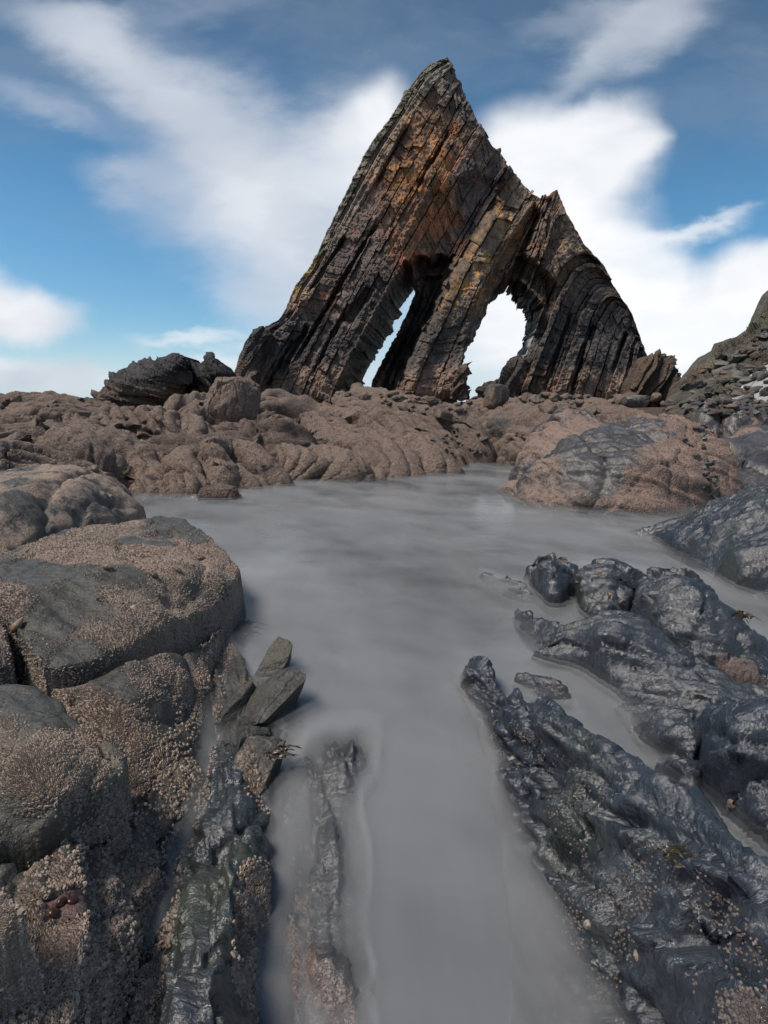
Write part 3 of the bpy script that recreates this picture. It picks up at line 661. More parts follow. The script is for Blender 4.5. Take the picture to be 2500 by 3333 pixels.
def crag(name, outline, mat_, seed, label, cat='rock', group=None, parent=None, thick=1., step=3.2, amp=.12, f=.8, furrow=(.12, 1.2), fdir=(1, 0, -.6), crease=.1, cf=.9, ca=1., barn=.2, tint=(1, 1, 1),
         colors=None, smooth=True, jag=2.5, squash=.5, lam=.5, saw=None):
    O = np.array(outline, float); lp = []
    for i in range(len(O)):
        a, b = O[i - 1], O[i]; k = max(2, int(np.hypot(*(b - a)[:2]) / 8))
        for q in range(k): lp.append(a + (b - a) * q / k)
    lp = np.array(lp); lp[:, 0] += jag * fbm(lp[:, 0] / 14, lp[:, 1] / 14, seed, 3, .6, seed); lp[:, 1] += jag * fbm(lp[:, 0] / 14, lp[:, 1] / 14, seed + 5., 3, .6, seed)
    lo, hi = lp[:, :2].min(0) - step, lp[:, :2].max(0) + step
    n, m = int((hi[0] - lo[0]) / step) + 2, int((hi[1] - lo[1]) / step) + 2
    gx, gy = np.meshgrid(lo[0] + np.arange(n) * step, lo[1] + np.arange(m) * step, indexing='ij'); q = np.stack([gx.ravel(), gy.ravel()], 1)
    d, near = polydist(q, lp[:, :2]); out = d < 0
    xy = np.where(out[:, None], near, q)
    ev = tps(O[:, :2] / 100, O[:, 2], lam); dep = ev(xy / 100)
    R = min(max(d.max(), 1), 60.) * squash * 2; t = np.clip(d / R, 0, 1); bul = np.sqrt(np.clip(1 - (1 - t)**2, 0, 1)) * thick * .5
    Fp = Pd(xy[:, 0], xy[:, 1], dep - bul).reshape(n, m, 3)
    Bp = (Pd(xy[:, 0], xy[:, 1], dep) + np.array([0, 1, 0]) * (bul + .02 + thick * .4 * (d > 0))[:, None]).reshape(n, m, 3)
    N = normals(Fp); N = N * -np.sign((N * (Fp - CAM)).sum(-1, keepdims=True))
    Fp = np.where(out.reshape(n, m)[..., None], Fp, rock_relief(Fp, N, amp, f, seed, furrow, fdir, crease, ca, cf, saw))
    keep = (d > -step * 1.5).reshape(n, m); oo = out.reshape(n, m)
    fm = keep[:-1, :-1] & keep[1:, :-1] & keep[:-1, 1:] & keep[1:, 1:] & ~(oo[:-1, :-1] & oo[1:, :-1] & oo[:-1, 1:] & oo[1:, 1:])
    F1 = grid_faces(n, m, fm); V = np.concatenate([Fp.reshape(-1, 3), Bp.reshape(-1, 3)]); F = np.concatenate([F1, F1[:, ::-1] + n * m])
    used = np.unique(F); rm = np.full(len(V), -1); rm[used] = np.arange(len(used)); V = V[used]; F = rm[F]
    c = np.tile(tint, (len(V), 1)) if colors is None else colors(V)
    loc = np.array(parent.location) if parent is not None else 0
    o = mesh_obj(name, V - loc, F, mat_, parent, {'barn': barn_field(V, barn, seed)}, colors=c, smooth=smooth, solid=False)
    GROUND.append((V, F, None))
    return tag(o, label, cat, group) if parent is None else o

def dark_slate(V, lowz=1.9, top=(.062, .060, .062), low=(.175, .130, .105)):
    n = fbm(V[:, 0] * .8, V[:, 1] * .8, V[:, 2] * .8, 4, .5, 71)
    k = sst(V[:, 2] + .8 * n, lowz + .4, lowz - .4)[:, None]
    return (np.array(top) * (1 + .5 * n)[:, None]) * (1 - k) + np.array(low) * k
# outlying crags left of the stack and pinnacles round its feet
crag('crag', [(312, 1345, 22), (318, 1280, 22), (350, 1245, 22), (385, 1205, 23), (430, 1190, 24), (500, 1178, 24), (512, 1165, 24), (560, 1153, 24), (598, 1158, 24), (612, 1185, 24), (608, 1210, 24), (620, 1235, 24), (600, 1275, 24), (540, 1330, 23)],
     M_stack, 201, 'large dark slanting crag with white veins standing alone left of the stack', 'crag', thick=3.6, colors=lambda V: dark_slate(V, 2.1), amp=.2, furrow=(.22, 1.1), fdir=(.3, 0, 1), crease=.12, cf=1.6, saw=(.30, 1.3), smooth=False)
crag('crag', [(590, 1330, 25), (612, 1260, 25), (618, 1195, 25), (640, 1178, 25), (655, 1182, 25), (680, 1158, 25), (705, 1178, 25), (725, 1190, 25), (745, 1215, 25), (735, 1240, 25), (738, 1255, 25), (700, 1275, 25), (690, 1330, 25)],
     M_stack, 202, 'smaller black split crag between the large slanting crag and the stack', 'crag', thick=2.6, colors=lambda V: dark_slate(V, 2.0, (.045, .046, .052)), amp=.2, furrow=(.25, 1.3), fdir=(1, 0, .8), crease=.12, cf=1.6, saw=(.30, 1.3), smooth=False)
crag('pinnacle', [(748, 1300, 37.5), (756, 1235, 37.5), (778, 1160, 37.8), (800, 1110, 38), (828, 1072, 38), (850, 1068, 38), (872, 1075, 38), (885, 1090, 38), (870, 1130, 38), (840, 1200, 37.5), (830, 1300, 37.5)],
     M_stack, 203, 'dark pointed splinter of rock at the lower left foot of the stack', 'rock', thick=2.5, colors=lambda V: dark_slate(V, 4.3), amp=.22, furrow=(.3, 1.0), fdir=(1, 0, -.7), crease=.12, cf=1.6, saw=(.25, 1.5), smooth=False)
for i, (ol, lb) in enumerate([
    ([(1556, 1300, 36), (1572, 1262, 36), (1592, 1238, 36), (1625, 1240, 36), (1650, 1205, 36), (1672, 1160, 36.5), (1696, 1150, 36.5), (1708, 1175, 36.5), (1690, 1230, 36), (1660, 1310, 36)], 'jagged little crag at the foot of the right-hand arch beneath the wet white streak'),
    ([(2040, 1300, 33), (2055, 1240, 33), (2080, 1200, 33), (2103, 1160, 33), (2122, 1158, 33), (2140, 1152, 33), (2165, 1150, 33), (2190, 1180, 33), (2192, 1215, 33), (2212, 1222, 33), (2222, 1260, 33), (2215, 1310, 33)], 'row of leaning brown rock teeth at the right foot of the stack'),
    ([(2200, 1320, 29), (2225, 1255, 29), (2265, 1220, 29), (2300, 1205, 29), (2315, 1235, 29), (2290, 1290, 28), (2270, 1325, 28)], 'slanting brown block between the rock teeth and the scree slope'),
    ([(1470, 1300, 37), (1480, 1230, 37), (1500, 1190, 37), (1515, 1180, 37), (1520, 1205, 37), (1520, 1260, 37), (1530, 1300, 37)], 'low brown buttress against the middle pillar of the stack')]):
    crag('pinnacle', ol, M_stack, 210 + i, lb, 'rock', thick=2.2, colors=lambda V: dark_slate(V, 5.2 if i else 2.6, (.09, .078, .07), (.15, .112, .09)), amp=.15, furrow=(.35, 1.5), fdir=(1, 0, -.6), crease=.12, cf=1.6, saw=(.7, 1.3), jag=5, smooth=False)
# scree slope at the right edge
o = crag('cliff_slope', [(2170, 1340, 25), (2215, 1262, 29), (2255, 1210, 30), (2295, 1160, 31), (2341, 1136, 31), (2350, 1112, 31), (2385, 1116, 31), (2461, 1064, 31), (2487, 1004, 32), (2510, 950, 33), (2620, 860, 34), (2900, 800, 34), (2900, 1420, 13), (2500, 1400, 13), (2300, 1370, 17)],
     M_stack, 230, None, None, thick=1.5, colors=lambda V: np.clip(np.array((.125, .115, .095)) * (1 + .9 * fbm(V[:, 0] * .7, V[:, 1] * .5, V[:, 2] * .9, 4, .6, 8))[:, None] + np.array((.0, .03, -.02)) * sst(fbm(V[:, 0] * .3, V[:, 1] * .3, V[:, 2] * .4, 3, .5, 9), .1, .4)[:, None] * sst(V[:, 2], 4, 6)[:, None], .02, 1), amp=.5, furrow=(.4, .6), fdir=(1, 0, .5), crease=.35, cf=.8, smooth=False)
tag(o, kind='structure')
for k_ in ('label', 'category'):
    if k_ in o: del o[k_]
M_pale, t, bs, _o = mat('pale_wet_slate'); t.put(bs.inputs['Base Color'], t.mix(t.noise(t.new('ShaderNodeNewGeometry').outputs['Position'], 4, 5, .7), (.30, .30, .31), (.55, .55, .57))); bs.inputs['Roughness'].default_value = .3
EV = crag('wet_slab', [(2405, 1315, 12.5), (2440, 1262, 13.5), (2475, 1215, 14), (2520, 1185, 14), (2640, 1170, 14), (2640, 1330, 12), (2500, 1325, 12)], M_pale, 231,
     'pale wet slab of slate leaning on the scree at the right edge', 'slab', thick=.7, amp=.04, furrow=(.03, 4), crease=.05, tint=(5.2, 5.0, 4.8), barn=-.3)

# ------------------------------------------------------------------ middle distance ridges
LT = (1.0, .97, .95)
def R_(name, crest, wl, wr, zb, seed, label, m_=M_mid, **kw):
    kw.setdefault('barn', .78); return ridge(name, crest, wl, wr, zb, m_, seed, label, kw.pop('cat', 'rock ridge'), **kw)
FD = (1, -.55, .35)
R_('rock_ridge', [(-260, 1290, 17), (-120, 1268, 17), (0, 1278, 16.5), (60, 1290, 16), (130, 1283, 16), (200, 1292, 15.5), (290, 1284, 15), (350, 1312, 14.5), (430, 1350, 14)], 1.4, 2.2, .3, 301, 'farthest low brown ridge on the left skyline below the clouds', bump=.14, crease=.2, cf=.8, fdir=FD)
R_('rock_ridge', [(-200, 1350, 11.5), (0, 1335, 11.7), (80, 1338, 12), (180, 1312, 12.5), (300, 1318, 12.5), (420, 1352, 12), (500, 1400, 11)], 1.1, 1.9, .25, 302, 'brown hummocky ridge at the left edge in front of the skyline ridge', bump=.14, crease=.18, fdir=FD)
R_('rock_ridge', [(60, 1500, 6.3), (110, 1460, 6.7), (165, 1405, 7.4), (235, 1352, 8.2), (330, 1322, 9), (430, 1326, 9.6), (530, 1334, 10.3), (620, 1368, 10.8)], 1.1, 2.1, .05, 303, 'broad furrowed ridge rising from the left edge behind the barnacled outcrop', bump=.1, crease=.16, furrow=(.13, 2.0), fdir=FD)
R_('rock_ridge', [(-300, 1480, 5.6), (-80, 1475, 5.8), (40, 1465, 6.0), (130, 1500, 6.0), (230, 1560, 5.8), (300, 1600, 5.6)], .8, 1.2, -.05, 304, 'low rounded ledge at the left edge just behind the barnacled outcrop', crease=.14, fdir=FD)
R_('rock_ridge', [(110, 1430, 7.2), (170, 1395, 7.3), (230, 1400, 7.0), (262, 1440, 6.6), (265, 1500, 6.3)], .35, .5, .2, 305, 'dark humped rock on the near end of the broad furrowed ridge', crease=.1, p2=.6)
R_('rock_ridge', [(560, 1322, 12.5), (650, 1284, 12.5), (710, 1300, 12.5), (790, 1330, 12)], .8, 1.2, .5, 306, 'small brown hump left of the tall rounded boulder', bump=.1)
R_('rock_ridge', [(590, 1358, 10), (680, 1385, 9.4), (760, 1402, 8.9), (850, 1355, 9.6), (920, 1375, 9.6), (965, 1400, 9.6)], 1.1, 1.6, .1, 307, 'dark lumpy ridge in the gully under the tall rounded boulder', crease=.2, tint=(.72, .72, .75), bump=.1, fdir=FD)
boulder('boulder', Pd(758, 1330, 10.2), (.50, .45, .62), 308, M_mid, 'tall rounded brown boulder standing on the left ridges below the stack', rot=(0, .25, .3), crease=.12, cuts=3, sub=6, amp=.16, barn=.8)
R_('rock_ridge', [(800, 1330, 12.5), (840, 1296, 12.5), (890, 1280, 12.5), (950, 1287, 12.3), (1010, 1318, 12), (1050, 1360, 11.6)], 1, 1.5, .4, 309, 'smooth brown hump just right of the tall rounded boulder', bump=.1, fdir=FD)
R_('rock_ridge', [(795, 1540, 7.4), (835, 1480, 7.9), (900, 1440, 8.5), (965, 1388, 9.3), (1035, 1332, 10.6), (1120, 1294, 12), (1200, 1288, 13.2), (1268, 1335, 13.6)], [.8, .9, 1., 1.1, 1.2, 1.2, 1, .8], [1.2, 1.8, 2.5, 3.3, 3.8, 3.6, 2.6, 1.6], -.05, 310,
   'big brown furrowed ridge at the centre running from the pool up to the stack', bump=.1, crease=.16, furrow=(.15, 1.9), fdir=(1, .1, .55))
R_('rock_ridge', [(520, 1600, 6.2), (590, 1510, 6.8), (670, 1462, 7.4), (735, 1468, 7.5), (775, 1530, 7.0), (800, 1590, 6.6)], .7, .8, -.05, 311, 'rounded rock lobe at the pool edge left of the big central ridge', crease=.13, furrow=(.1, 2.5), fdir=FD)
R_('rock_ridge', [(440, 1628, 6.1), (540, 1598, 6.3), (640, 1603, 6.3), (780, 1612, 6.2)], .3, .35, -.1, 312, 'low wet ledge along the left far edge of the pool', m_=M_wetmid, amp=.06)
boulder('boulder', Pz(712, 1618, .05), (.24, .16, .15), 313, M_mid, 'small dark round boulder at the water edge on the far left of the pool', crease=.08, sub=5, tint=(.8, .75, .75))
R_('rock_ridge', [(1240, 1560, 7.9), (1262, 1460, 9.3), (1290, 1385, 11.3), (1330, 1340, 14), (1360, 1318, 17)], .7, .9, .0, 314, 'narrow furrowed ridge on the right flank of the big central ridge', furrow=(.14, 2.2), fdir=(1, .2, .5), bump=.12)
R_('rock_ridge', [(1340, 1510, 8.9), (1375, 1430, 10.5), (1420, 1370, 13), (1460, 1340, 16), (1480, 1322, 19)], .7, .8, .0, 315, 'dark cobbled ridge running down to the far end of the pool', m_=M_wetmid, crease=.22, cf=1.6, bump=.16, bf=2, tint=(1.5, 1.3, 1.2), barn=.5)
R_('rock_ridge', [(1560, 1492, 9.8), (1530, 1440, 11), (1510, 1390, 13), (1500, 1360, 16), (1490, 1335, 19)], .5, .5, .0, 316, 'wet lumpy ridge ending in small stones at the far end of the pool', m_=M_wetmid, crease=.22, cf=1.6, bump=.16, bf=2, tint=(1.4, 1.3, 1.25), barn=.45)
R_('rock_ridge', [(1860, 1430, 8.8), (1800, 1372, 10.5), (1740, 1340, 12.5), (1680, 1318, 15), (1610, 1300, 18), (1560, 1288, 21)], [1.2, 1.4, 1.5, 1.5, 1.4, 1.2], 1.2, .1, 317, 'long straight ridge on the right bank leading away to the right-hand arch', furrow=(.16, 2.0), fdir=(1, .3, .5), bump=.10, bf=1.8, barn=.6)
R_('rock_ridge', [(1960, 1390, 12.5), (1905, 1345, 14.5), (1850, 1308, 18), (1760, 1292, 21), (1660, 1280, 25)], 1.5, 1.3, .5, 318, 'second saw-toothed brown ridge behind the long straight one', furrow=(.2, 1.5), fdir=(1, .3, .4), bump=.25, bf=1.6, barn=.6)
R_('rock_ridge', [(2150, 1385, 13), (2080, 1350, 15), (2000, 1318, 19), (1900, 1292, 24), (1820, 1280, 28)], 1.3, 1.5, .6, 319, 'third brown ridge below the right leg of the stack', furrow=(.22, 1.3), fdir=(1, .3, .4), bump=.3, bf=1.3, barn=.6)
R_('rock_ridge', [(1800, 1580, 6.2), (1800, 1480, 7.2), (1840, 1400, 8.4), (1880, 1348, 9.4), (1930, 1370, 9.3), (1960, 1430, 8.6)], .85, 1.1, -.05, 320, 'wet grey flank of rock at the pool edge left of the great boulder', m_=M_wetmid, furrow=(.12, 2.4), fdir=(1, .5, .3), tint=(1.2, 1.15, 1.15), barn=.52, rib=.18)
R_('rock_ridge', [(1800, 1600, 5.5), (1880, 1500, 5.9), (1970, 1430, 6.3), (2060, 1370, 6.8), (2135, 1347, 7.1), (2215, 1395, 7.0), (2285, 1520, 6.6)], .9, [.6, 1.0, 1.2, 1.35, 1.35, 1.2, .9], -.05, 321,
   'great rounded boulder with brown barnacled right side at the right of the pool', cat='boulder', m_=M_wetmid, furrow=(.16, 1.9), fdir=(.3, .6, 1), tint=(1.15, 1.08, 1.05), barn=.62, crease=.13, cf=.9, cap=.2, rib=.10, rf=1.1, bfn=lambda V: -.32 * spot(V, 1800, 1560, 200, 160) - .25 * spot(V, 2080, 1400, 160, 60))
for i, (cr, l_, r_, zb, lb, mm) in enumerate([
    ([(2245, 1385, 10.5), (2300, 1352, 10.6), (2370, 1335, 10.6), (2440, 1342, 10.3), (2540, 1390, 10)], .9, .9, .3, 'flat topped wet rock at the right edge behind the great boulder', M_wetmid),
    ([(2260, 1460, 8.6), (2330, 1425, 8.8), (2410, 1432, 8.5), (2480, 1410, 8.8), (2600, 1440, 8.4)], .7, .8, .1, 'shiny wet rock at the right edge below the flat topped one', M_wetmid),
    ([(2290, 1560, 7.0), (2350, 1500, 7.3), (2420, 1512, 7.0), (2520, 1545, 6.6), (2620, 1600, 6.2)], .6, .7, .0, 'wet hummock at the right edge beside the great boulder', M_wetmid),
    ([(2310, 1640, 6.0), (2370, 1600, 6.2), (2430, 1585, 6.2), (2540, 1580, 6.0)], .4, .5, -.1, 'small dark rock low in the gap right of the great boulder', M_wetmid)]):
    R_('rock_ridge', cr, l_, r_, zb, 330 + i, lb, m_=mm, tint=(1.4, 1.3, 1.3), barn=.3, crease=.16, cf=1.5, bump=.06)

# ------------------------------------------------------------------ left foreground outcrop
outc = empty('barnacled_outcrop')
tag(outc, 'big barnacle covered outcrop of jointed blocks filling the left foreground', 'outcrop')
LB = dict(parent=outc, crease=.010, cf=3.5, amp=.024, f=5, saw=(.010, 5, (.7, 1, .5)))
patch('rock_block', [(-420, 1800, .45), (-300, 1640, .52), (-60, 1555, .56), (60, 1524, .57), (180, 1512, .57), (290, 1530, .53), (400, 1590, .42), (480, 1660, .24), (500, 1700, .10), (420, 1716, .22), (300, 1712, .34), (200, 1725, .36), (120, 1765, .34), (40, 1830, .36), (-100, 1900, .4)],
      [(180, 1600, .56), (330, 1630, .45), (50, 1640, .54)], .07, M_near, 401, None, res=.009, bfn=lambda V: -.5 * spot(V, 60, 1680, 110, 60, 0, .8) - .35 * spot(V, 330, 1650, 90, 30, 20, .8), barn=.55, **{**LB, 'amp': .03}, cracks=[[(-100, 1700, .5), (80, 1690, .5), (150, 1640, .5)], [(150, 1640, .5), (300, 1560, .5)], [(250, 1700, .4), (280, 1620, .5), (400, 1600, .45)]], crack_d=.035)
patch('rock_block', [(-260, 1990, .46), (-120, 1860, .46), (0, 1795, .46), (140, 1735, .46), (260, 1700, .46), (400, 1690, .43), (500, 1672, .42), (600, 1680, .39), (680, 1725, .35), (745, 1790, .30), (800, 1850, .24), (806, 1900, .18), (780, 1945, .18), (730, 1975, .20), (640, 2030, .24), (520, 2085, .27), (400, 2140, .29), (280, 2180, .30), (150, 2215, .30), (90, 2190, .33), (40, 2060, .40), (-20, 2000, .43), (-150, 2060, .44)],
      [(300, 1850, .45), (520, 1820, .40), (650, 1880, .34), (450, 1980, .36), (200, 2020, .38), (720, 1880, .30)], .075, M_near, 402, None, res=.0085, barn=.58, **{**LB, 'amp': .034, 'f': 4.5},
      cracks=[[(0, 1930, .44), (60, 2000, .42), (140, 2050, .38)], [(560, 1720, .4), (660, 1830, .35), (640, 1900, .33), (560, 1940, .34)], [(380, 1760, .44), (470, 1850, .41)]], crack_d=.025, bfn=lambda V: -.75 * spot(V, 150, 2080, 110, 110, 0, .6) - .55 * spot(V, 190, 1920, 230, 60, 25, .7) - .3 * spot(V, 480, 2020, 60, 40) - .25 * spot(V, 560, 1720, 120, 30, 20))
patch('rock_block', [(130, 2235, .26), (280, 2200, .27), (420, 2150, .26), (540, 2100, .24), (640, 2050, .21), (700, 2000, .16), (745, 1975, .12), (755, 2040, .08), (730, 2130, .07), (700, 2250, .05), (670, 2400, .03), (600, 2560, .03), (480, 2640, .06), (400, 2600, .12), (330, 2450, .20), (230, 2330, .25)],
      [(560, 2150, .22), (450, 2250, .24), (600, 2250, .14), (500, 2400, .15)], .05, M_near, 403, None, res=.0065, barn=.58, **LB, cracks=[[(560, 2060, .22), (620, 2180, .2), (560, 2300, .18)], [(240, 2260, .26), (360, 2380, .22), (420, 2520, .15)]], crack_d=.03, crack_w=.012,
      bfn=lambda V: -.6 * spot(V, 610, 2110, 50, 60, 20) - .5 * spot(V, 400, 2250, 150, 35, 30) - .55 * spot(V, 560, 2450, 120, 160))
patch('rock_block', [(-300, 2300, .42), (-100, 2235, .41), (40, 2215, .41), (150, 2225, .40), (250, 2290, .38), (350, 2400, .35), (420, 2500, .31), (428, 2570, .28), (380, 2640, .27), (300, 2720, .27), (200, 2810, .28), (60, 2840, .3), (-100, 2800, .34), (-300, 2600, .38)],
      [(100, 2450, .44), (250, 2550, .40), (50, 2650, .42)], .06, M_near, 404, None, res=.005, barn=.34, **LB, bfn=lambda V: .55 * spot(V, 350, 2380, 200, 60, 50) - .5 * spot(V, 170, 2290, 160, 70, 15) + .4 * spot(V, 190, 2450, 100, 70) - .35 * spot(V, 120, 2700, 200, 130))
patch('rock_block', [(-300, 2760, .48), (-60, 2740, .50), (60, 2800, .50), (135, 2870, .48), (135, 2950, .44), (95, 3030, .42), (20, 3110, .41), (-80, 3150, .42), (-300, 3150, .46)], [(-20, 2950, .53)], .04, M_near, 405, None, res=.0045, barn=.95, **LB)
patch('rock_block', [(-120, 1990, .40), (-10, 1900, .41), (20, 1960, .40), (60, 2080, .36), (75, 2150, .33), (30, 2190, .32), (-60, 2215, .33), (-160, 2220, .36)], [(-40, 2080, .39)], .05, M_near, 406, None, res=.008, barn=.42, **LB)
patch('rock_block', [(300, 2420, .330), (350, 2400, .335), (400, 2425, .325), (425, 2470, .31), (415, 2530, .30), (360, 2560, .31), (310, 2520, .33)], [(365, 2470, .375)], .03, M_near, 407, None, res=.004, barn=.05, **LB, tint=(1.7, 1.7, 1.5))
# sloping dark apron with scattered barnacles, gully, and the second ledge
patch('rock_block', [(-200, 2900, .30), (60, 2830, .30), (220, 2740, .27), (340, 2660, .22), (430, 2600, .16), (520, 2480, .09), (600, 2300, .04), (680, 2160, .02), (740, 2080, .0), (758, 2150, -.02), (740, 2280, -.03), (700, 2420, -.02), (640, 2600, .02), (560, 2800, .08), (480, 3000, .13), (430, 3200, .17), (380, 3600, .2), (-200, 3700, .36)],
      [(300, 2850, .25), (200, 3050, .28), (400, 2800, .16), (580, 2450, .06), (100, 3200, .31), (300, 3200, .24)], .03, M_near, 408, None, res=.0046, barn=-.10, **{**LB, 'amp': .028, 'f': 7, 'saw': (.018, 9, (1, .6, .3)), 'crease': .018, 'cf': 8}, furrow=(.024, 11), fdir=(1, .55, .3), tint=lambda V: 1 + spot(V, 200, 2950, 75, 45, -25, .4)[:, None] * np.array([[.9, .1, .08]]), bfn=lambda V: .15 * spot(V, 560, 2250, 160, 200) + .08 - 1.2 * spot(V, 200, 2950, 80, 50, -25, .3))
patch('rock_block', [(700, 2430, .03), (755, 2400, .06), (800, 2430, .06), (850, 2540, .03), (880, 2700, .0), (892, 2820, .0), (880, 2950, .01), (872, 3100, .02), (868, 3300, .03), (868, 3700, .04), (400, 3700, .10), (430, 3300, .10), (490, 3080, .08), (550, 2880, .05), (620, 2680, .02), (665, 2540, .01)],
      [(772, 2470, .12), (785, 2560, .14), (812, 2680, .145), (835, 2790, .16), (800, 2920, .185), (775, 3080, .21), (750, 3300, .24), (700, 2640, .07), (700, 2800, .11), (650, 3000, .14), (590, 3200, .15), (850, 2900, .10), (840, 3100, .12), (835, 3300, .13)], .02, M_wet, 409, None, res=.0040, barn=-.02, **{**LB, 'amp': .022, 'f': 6, 'saw': (.022, 9, (1, .35, .3)), 'crease': .018, 'cf': 9}, tint=(1.15, 1.2, 1.15), furrow=(.020, 13), fdir=(1, .5, .2), cracks=[[(560, 2900, .06), (700, 2790, .10), (860, 2700, .06)], [(600, 3250, .15), (760, 3020, .2), (860, 2960, .1)]], crack_d=.03, crack_w=.01,
      bfn=lambda V: .50 * spot(V, 835, 2560, 50, 160, -12, .9) + .50 * spot(V, 790, 3100, 90, 200, 5, .9) + .3 * spot(V, 830, 2880, 60, 60, 0, .9))
patch('rock_block', [(680, 2120, .02), (760, 2100, .04), (810, 2170, .05), (870, 2260, .03), (905, 2400, .01), (890, 2520, .01), (780, 2520, .02), (690, 2420, .0)], [(790, 2280, .07), (820, 2400, .06), (740, 2200, .05)], .02, M_near, 410, None, res=.0055, barn=.15, **{**LB, 'amp': .03, 'f': 9, 'saw': (.02, 11, (1, .4, .3)), 'crease': .02, 'cf': 10}, tint=(.6, .6, .6))
# dark slate slabs standing by the pool
def slabrock(px, py, z, rad, rot, seed, label, barn=-.2, tint=(1.15, 1.15, 1.1)):
    c = Pz(px, py, z)
    boulder('slate_slab', c, rad, seed, M_near, label, 'slab', rot=rot, barn=barn, tint=tint, cuts=7, sq=.82, sub=6, amp=.07, f=2.2, crease=.05)
slabrock(893, 2170, .05, (.06, .10, .07), (.35, .25, -.5), 421, 'blunt dark slate slab nearest the open pool, rear of the two standing slabs')
slabrock(870, 2300, .045, (.085, .15, .10), (.35, .3, -.55), 422, 'larger dark slate slab with a flat tilted face beside the rear one', tint=(1.35, 1.35, 1.3))
slabrock(832, 2425, .03, (.075, .08, .075), (.2, .4, .3), 423, 'broken low slate block below the larger standing slab', .0)
slabrock(828, 2530, .035, (.06, .12, .08), (.3, .2, -.2), 424, 'barnacled slate block between the slabs and the near ledge', .3, (1, 1, 1))
slabrock(770, 2330, .02, (.04, .11, .07), (.3, .3, -.4), 425, 'thin dark slab leaning in the wet crevice behind the larger standing slab', .2, (1, 1, 1))
slabrock(900, 2440, .0, (.04, .05, .045), (.3, .3, .4), 426, 'small weed-hung slate lump at the pool edge under the slabs', .1, (1, 1, 1))
patch('sunken_ledge', [(900, 2620, -.06), (960, 2480, -.05), (1040, 2420, -.06), (1130, 2400, -.05), (1230, 2400, -.04), (1255, 2480, -.06), (1240, 2600, -.07), (1195, 2700, -.06), (1215, 2850, -.06), (1225, 3000, -.05), (1215, 3200, -.05), (1230, 3600, -.05), (840, 3700, -.05), (860, 3200, -.04), (880, 2900, -.05)],
      [(1050, 2600, .04), (1000, 2800, .035), (1080, 3000, .045), (980, 3200, .035), (1200, 2480, .045), (1120, 2700, .02), (1150, 2900, .025), (1130, 3200, .04)], .03, M_wet, 430, 'jagged ledge showing grey just under the milky water at the bottom centre', 'ledge', res=.005, amp=.018, f=9, furrow=(.026, 14), fdir=(1, .15, 0), saw=(.022, 12, (1, .2, 0)), crease=.02, cf=11, barn=.25, tint=(1.7, 1.6, 1.5))

# ------------------------------------------------------------------ right foreground: wet slate
WT = (1.15, 1.2, 1.3)
def wet(ol, inn, R, seed, label, cat='rock', **kw):
    kw['barn'] = kw.get('barn', .12) - .17; kw.setdefault('res', .009); kw.setdefault('amp', .02); kw.setdefault('f', 4.5); kw.setdefault('tint', WT); kw.setdefault('furrow', (.026, 9)); kw.setdefault('saw', (.042, 6, (.5, 1, .5))); kw.setdefault('crease', .034); kw.setdefault('cf', 8); kw.setdefault('zbot', -.12); kw.setdefault('fdir', (.6, 1, .4))
    return patch('wet_rock', ol, inn, R * .62, M_wet, seed, label, cat, **kw)
wet([(2020, 1740, -.05), (2080, 1712, .04), (2160, 1690, .12), (2250, 1670, .20), (2330, 1640, .30), (2420, 1610, .38), (2520, 1570, .45), (2700, 1600, .45), (2800, 1850, .3), (2600, 1980, .12), (2500, 1975, .04), (2400, 1940, .0), (2300, 1890, -.03), (2200, 1840, -.04), (2100, 1780, -.05)],
    [(2300, 1740, .22), (2430, 1760, .28), (2400, 1860, .14), (2200, 1770, .10)], .10, 501, 'low blue-grey wet rock apron at the right edge across the misty channel', res=.014, crease=.05, cf=3, amp=.035)
wet([(1700, 1835, .10), (1740, 1800, .18), (1800, 1788, .22), (1860, 1810, .20), (1895, 1850, .14), (1900, 1900, .08), (1850, 1960, .06), (1780, 1970, .05), (1720, 1900, .04)], [(1800, 1840, .225), (1810, 1900, .16)], .08, 502, 'round-backed wet boulder at the far left tip of the right-hand rocks', 'boulder', res=.008, barn=.30)
wet([(1560, 1885, -.03), (1590, 1865, .04), (1640, 1880, .05), (1700, 1895, .05), (1740, 1940, .04), (1700, 1960, 0), (1630, 1940, -.01), (1580, 1920, -.04)], [(1640, 1900, .08)], .04, 503, 'little jagged rock half sunk in mist beside the round-backed boulder', res=.007)
wet([(1860, 1870, .14), (1890, 1835, .20), (1960, 1818, .24), (2030, 1825, .24), (2090, 1860, .20), (2120, 1900, .16), (2060, 1960, .14), (1960, 1990, .12), (1880, 1960, .10)], [(1970, 1870, .24), (2000, 1930, .17)], .08, 504, 'smooth dome of wet rock in the middle of the three rounded crests', 'boulder', barn=.08)
wet([(2060, 1900, .20), (2110, 1855, .26), (2190, 1840, .30), (2260, 1855, .28), (2310, 1900, .22), (2345, 1960, .15), (2420, 2060, .08), (2560, 2160, .05), (2620, 2260, .05), (2400, 2200, .10), (2250, 2120, .14), (2120, 2050, .16), (2050, 1980, .16)], [(2190, 1900, .33), (2260, 1980, .27), (2380, 2120, .16)], .09, 505, 'rightmost rounded crest of wet rock sloping down to a pool', 'boulder', barn=.30)
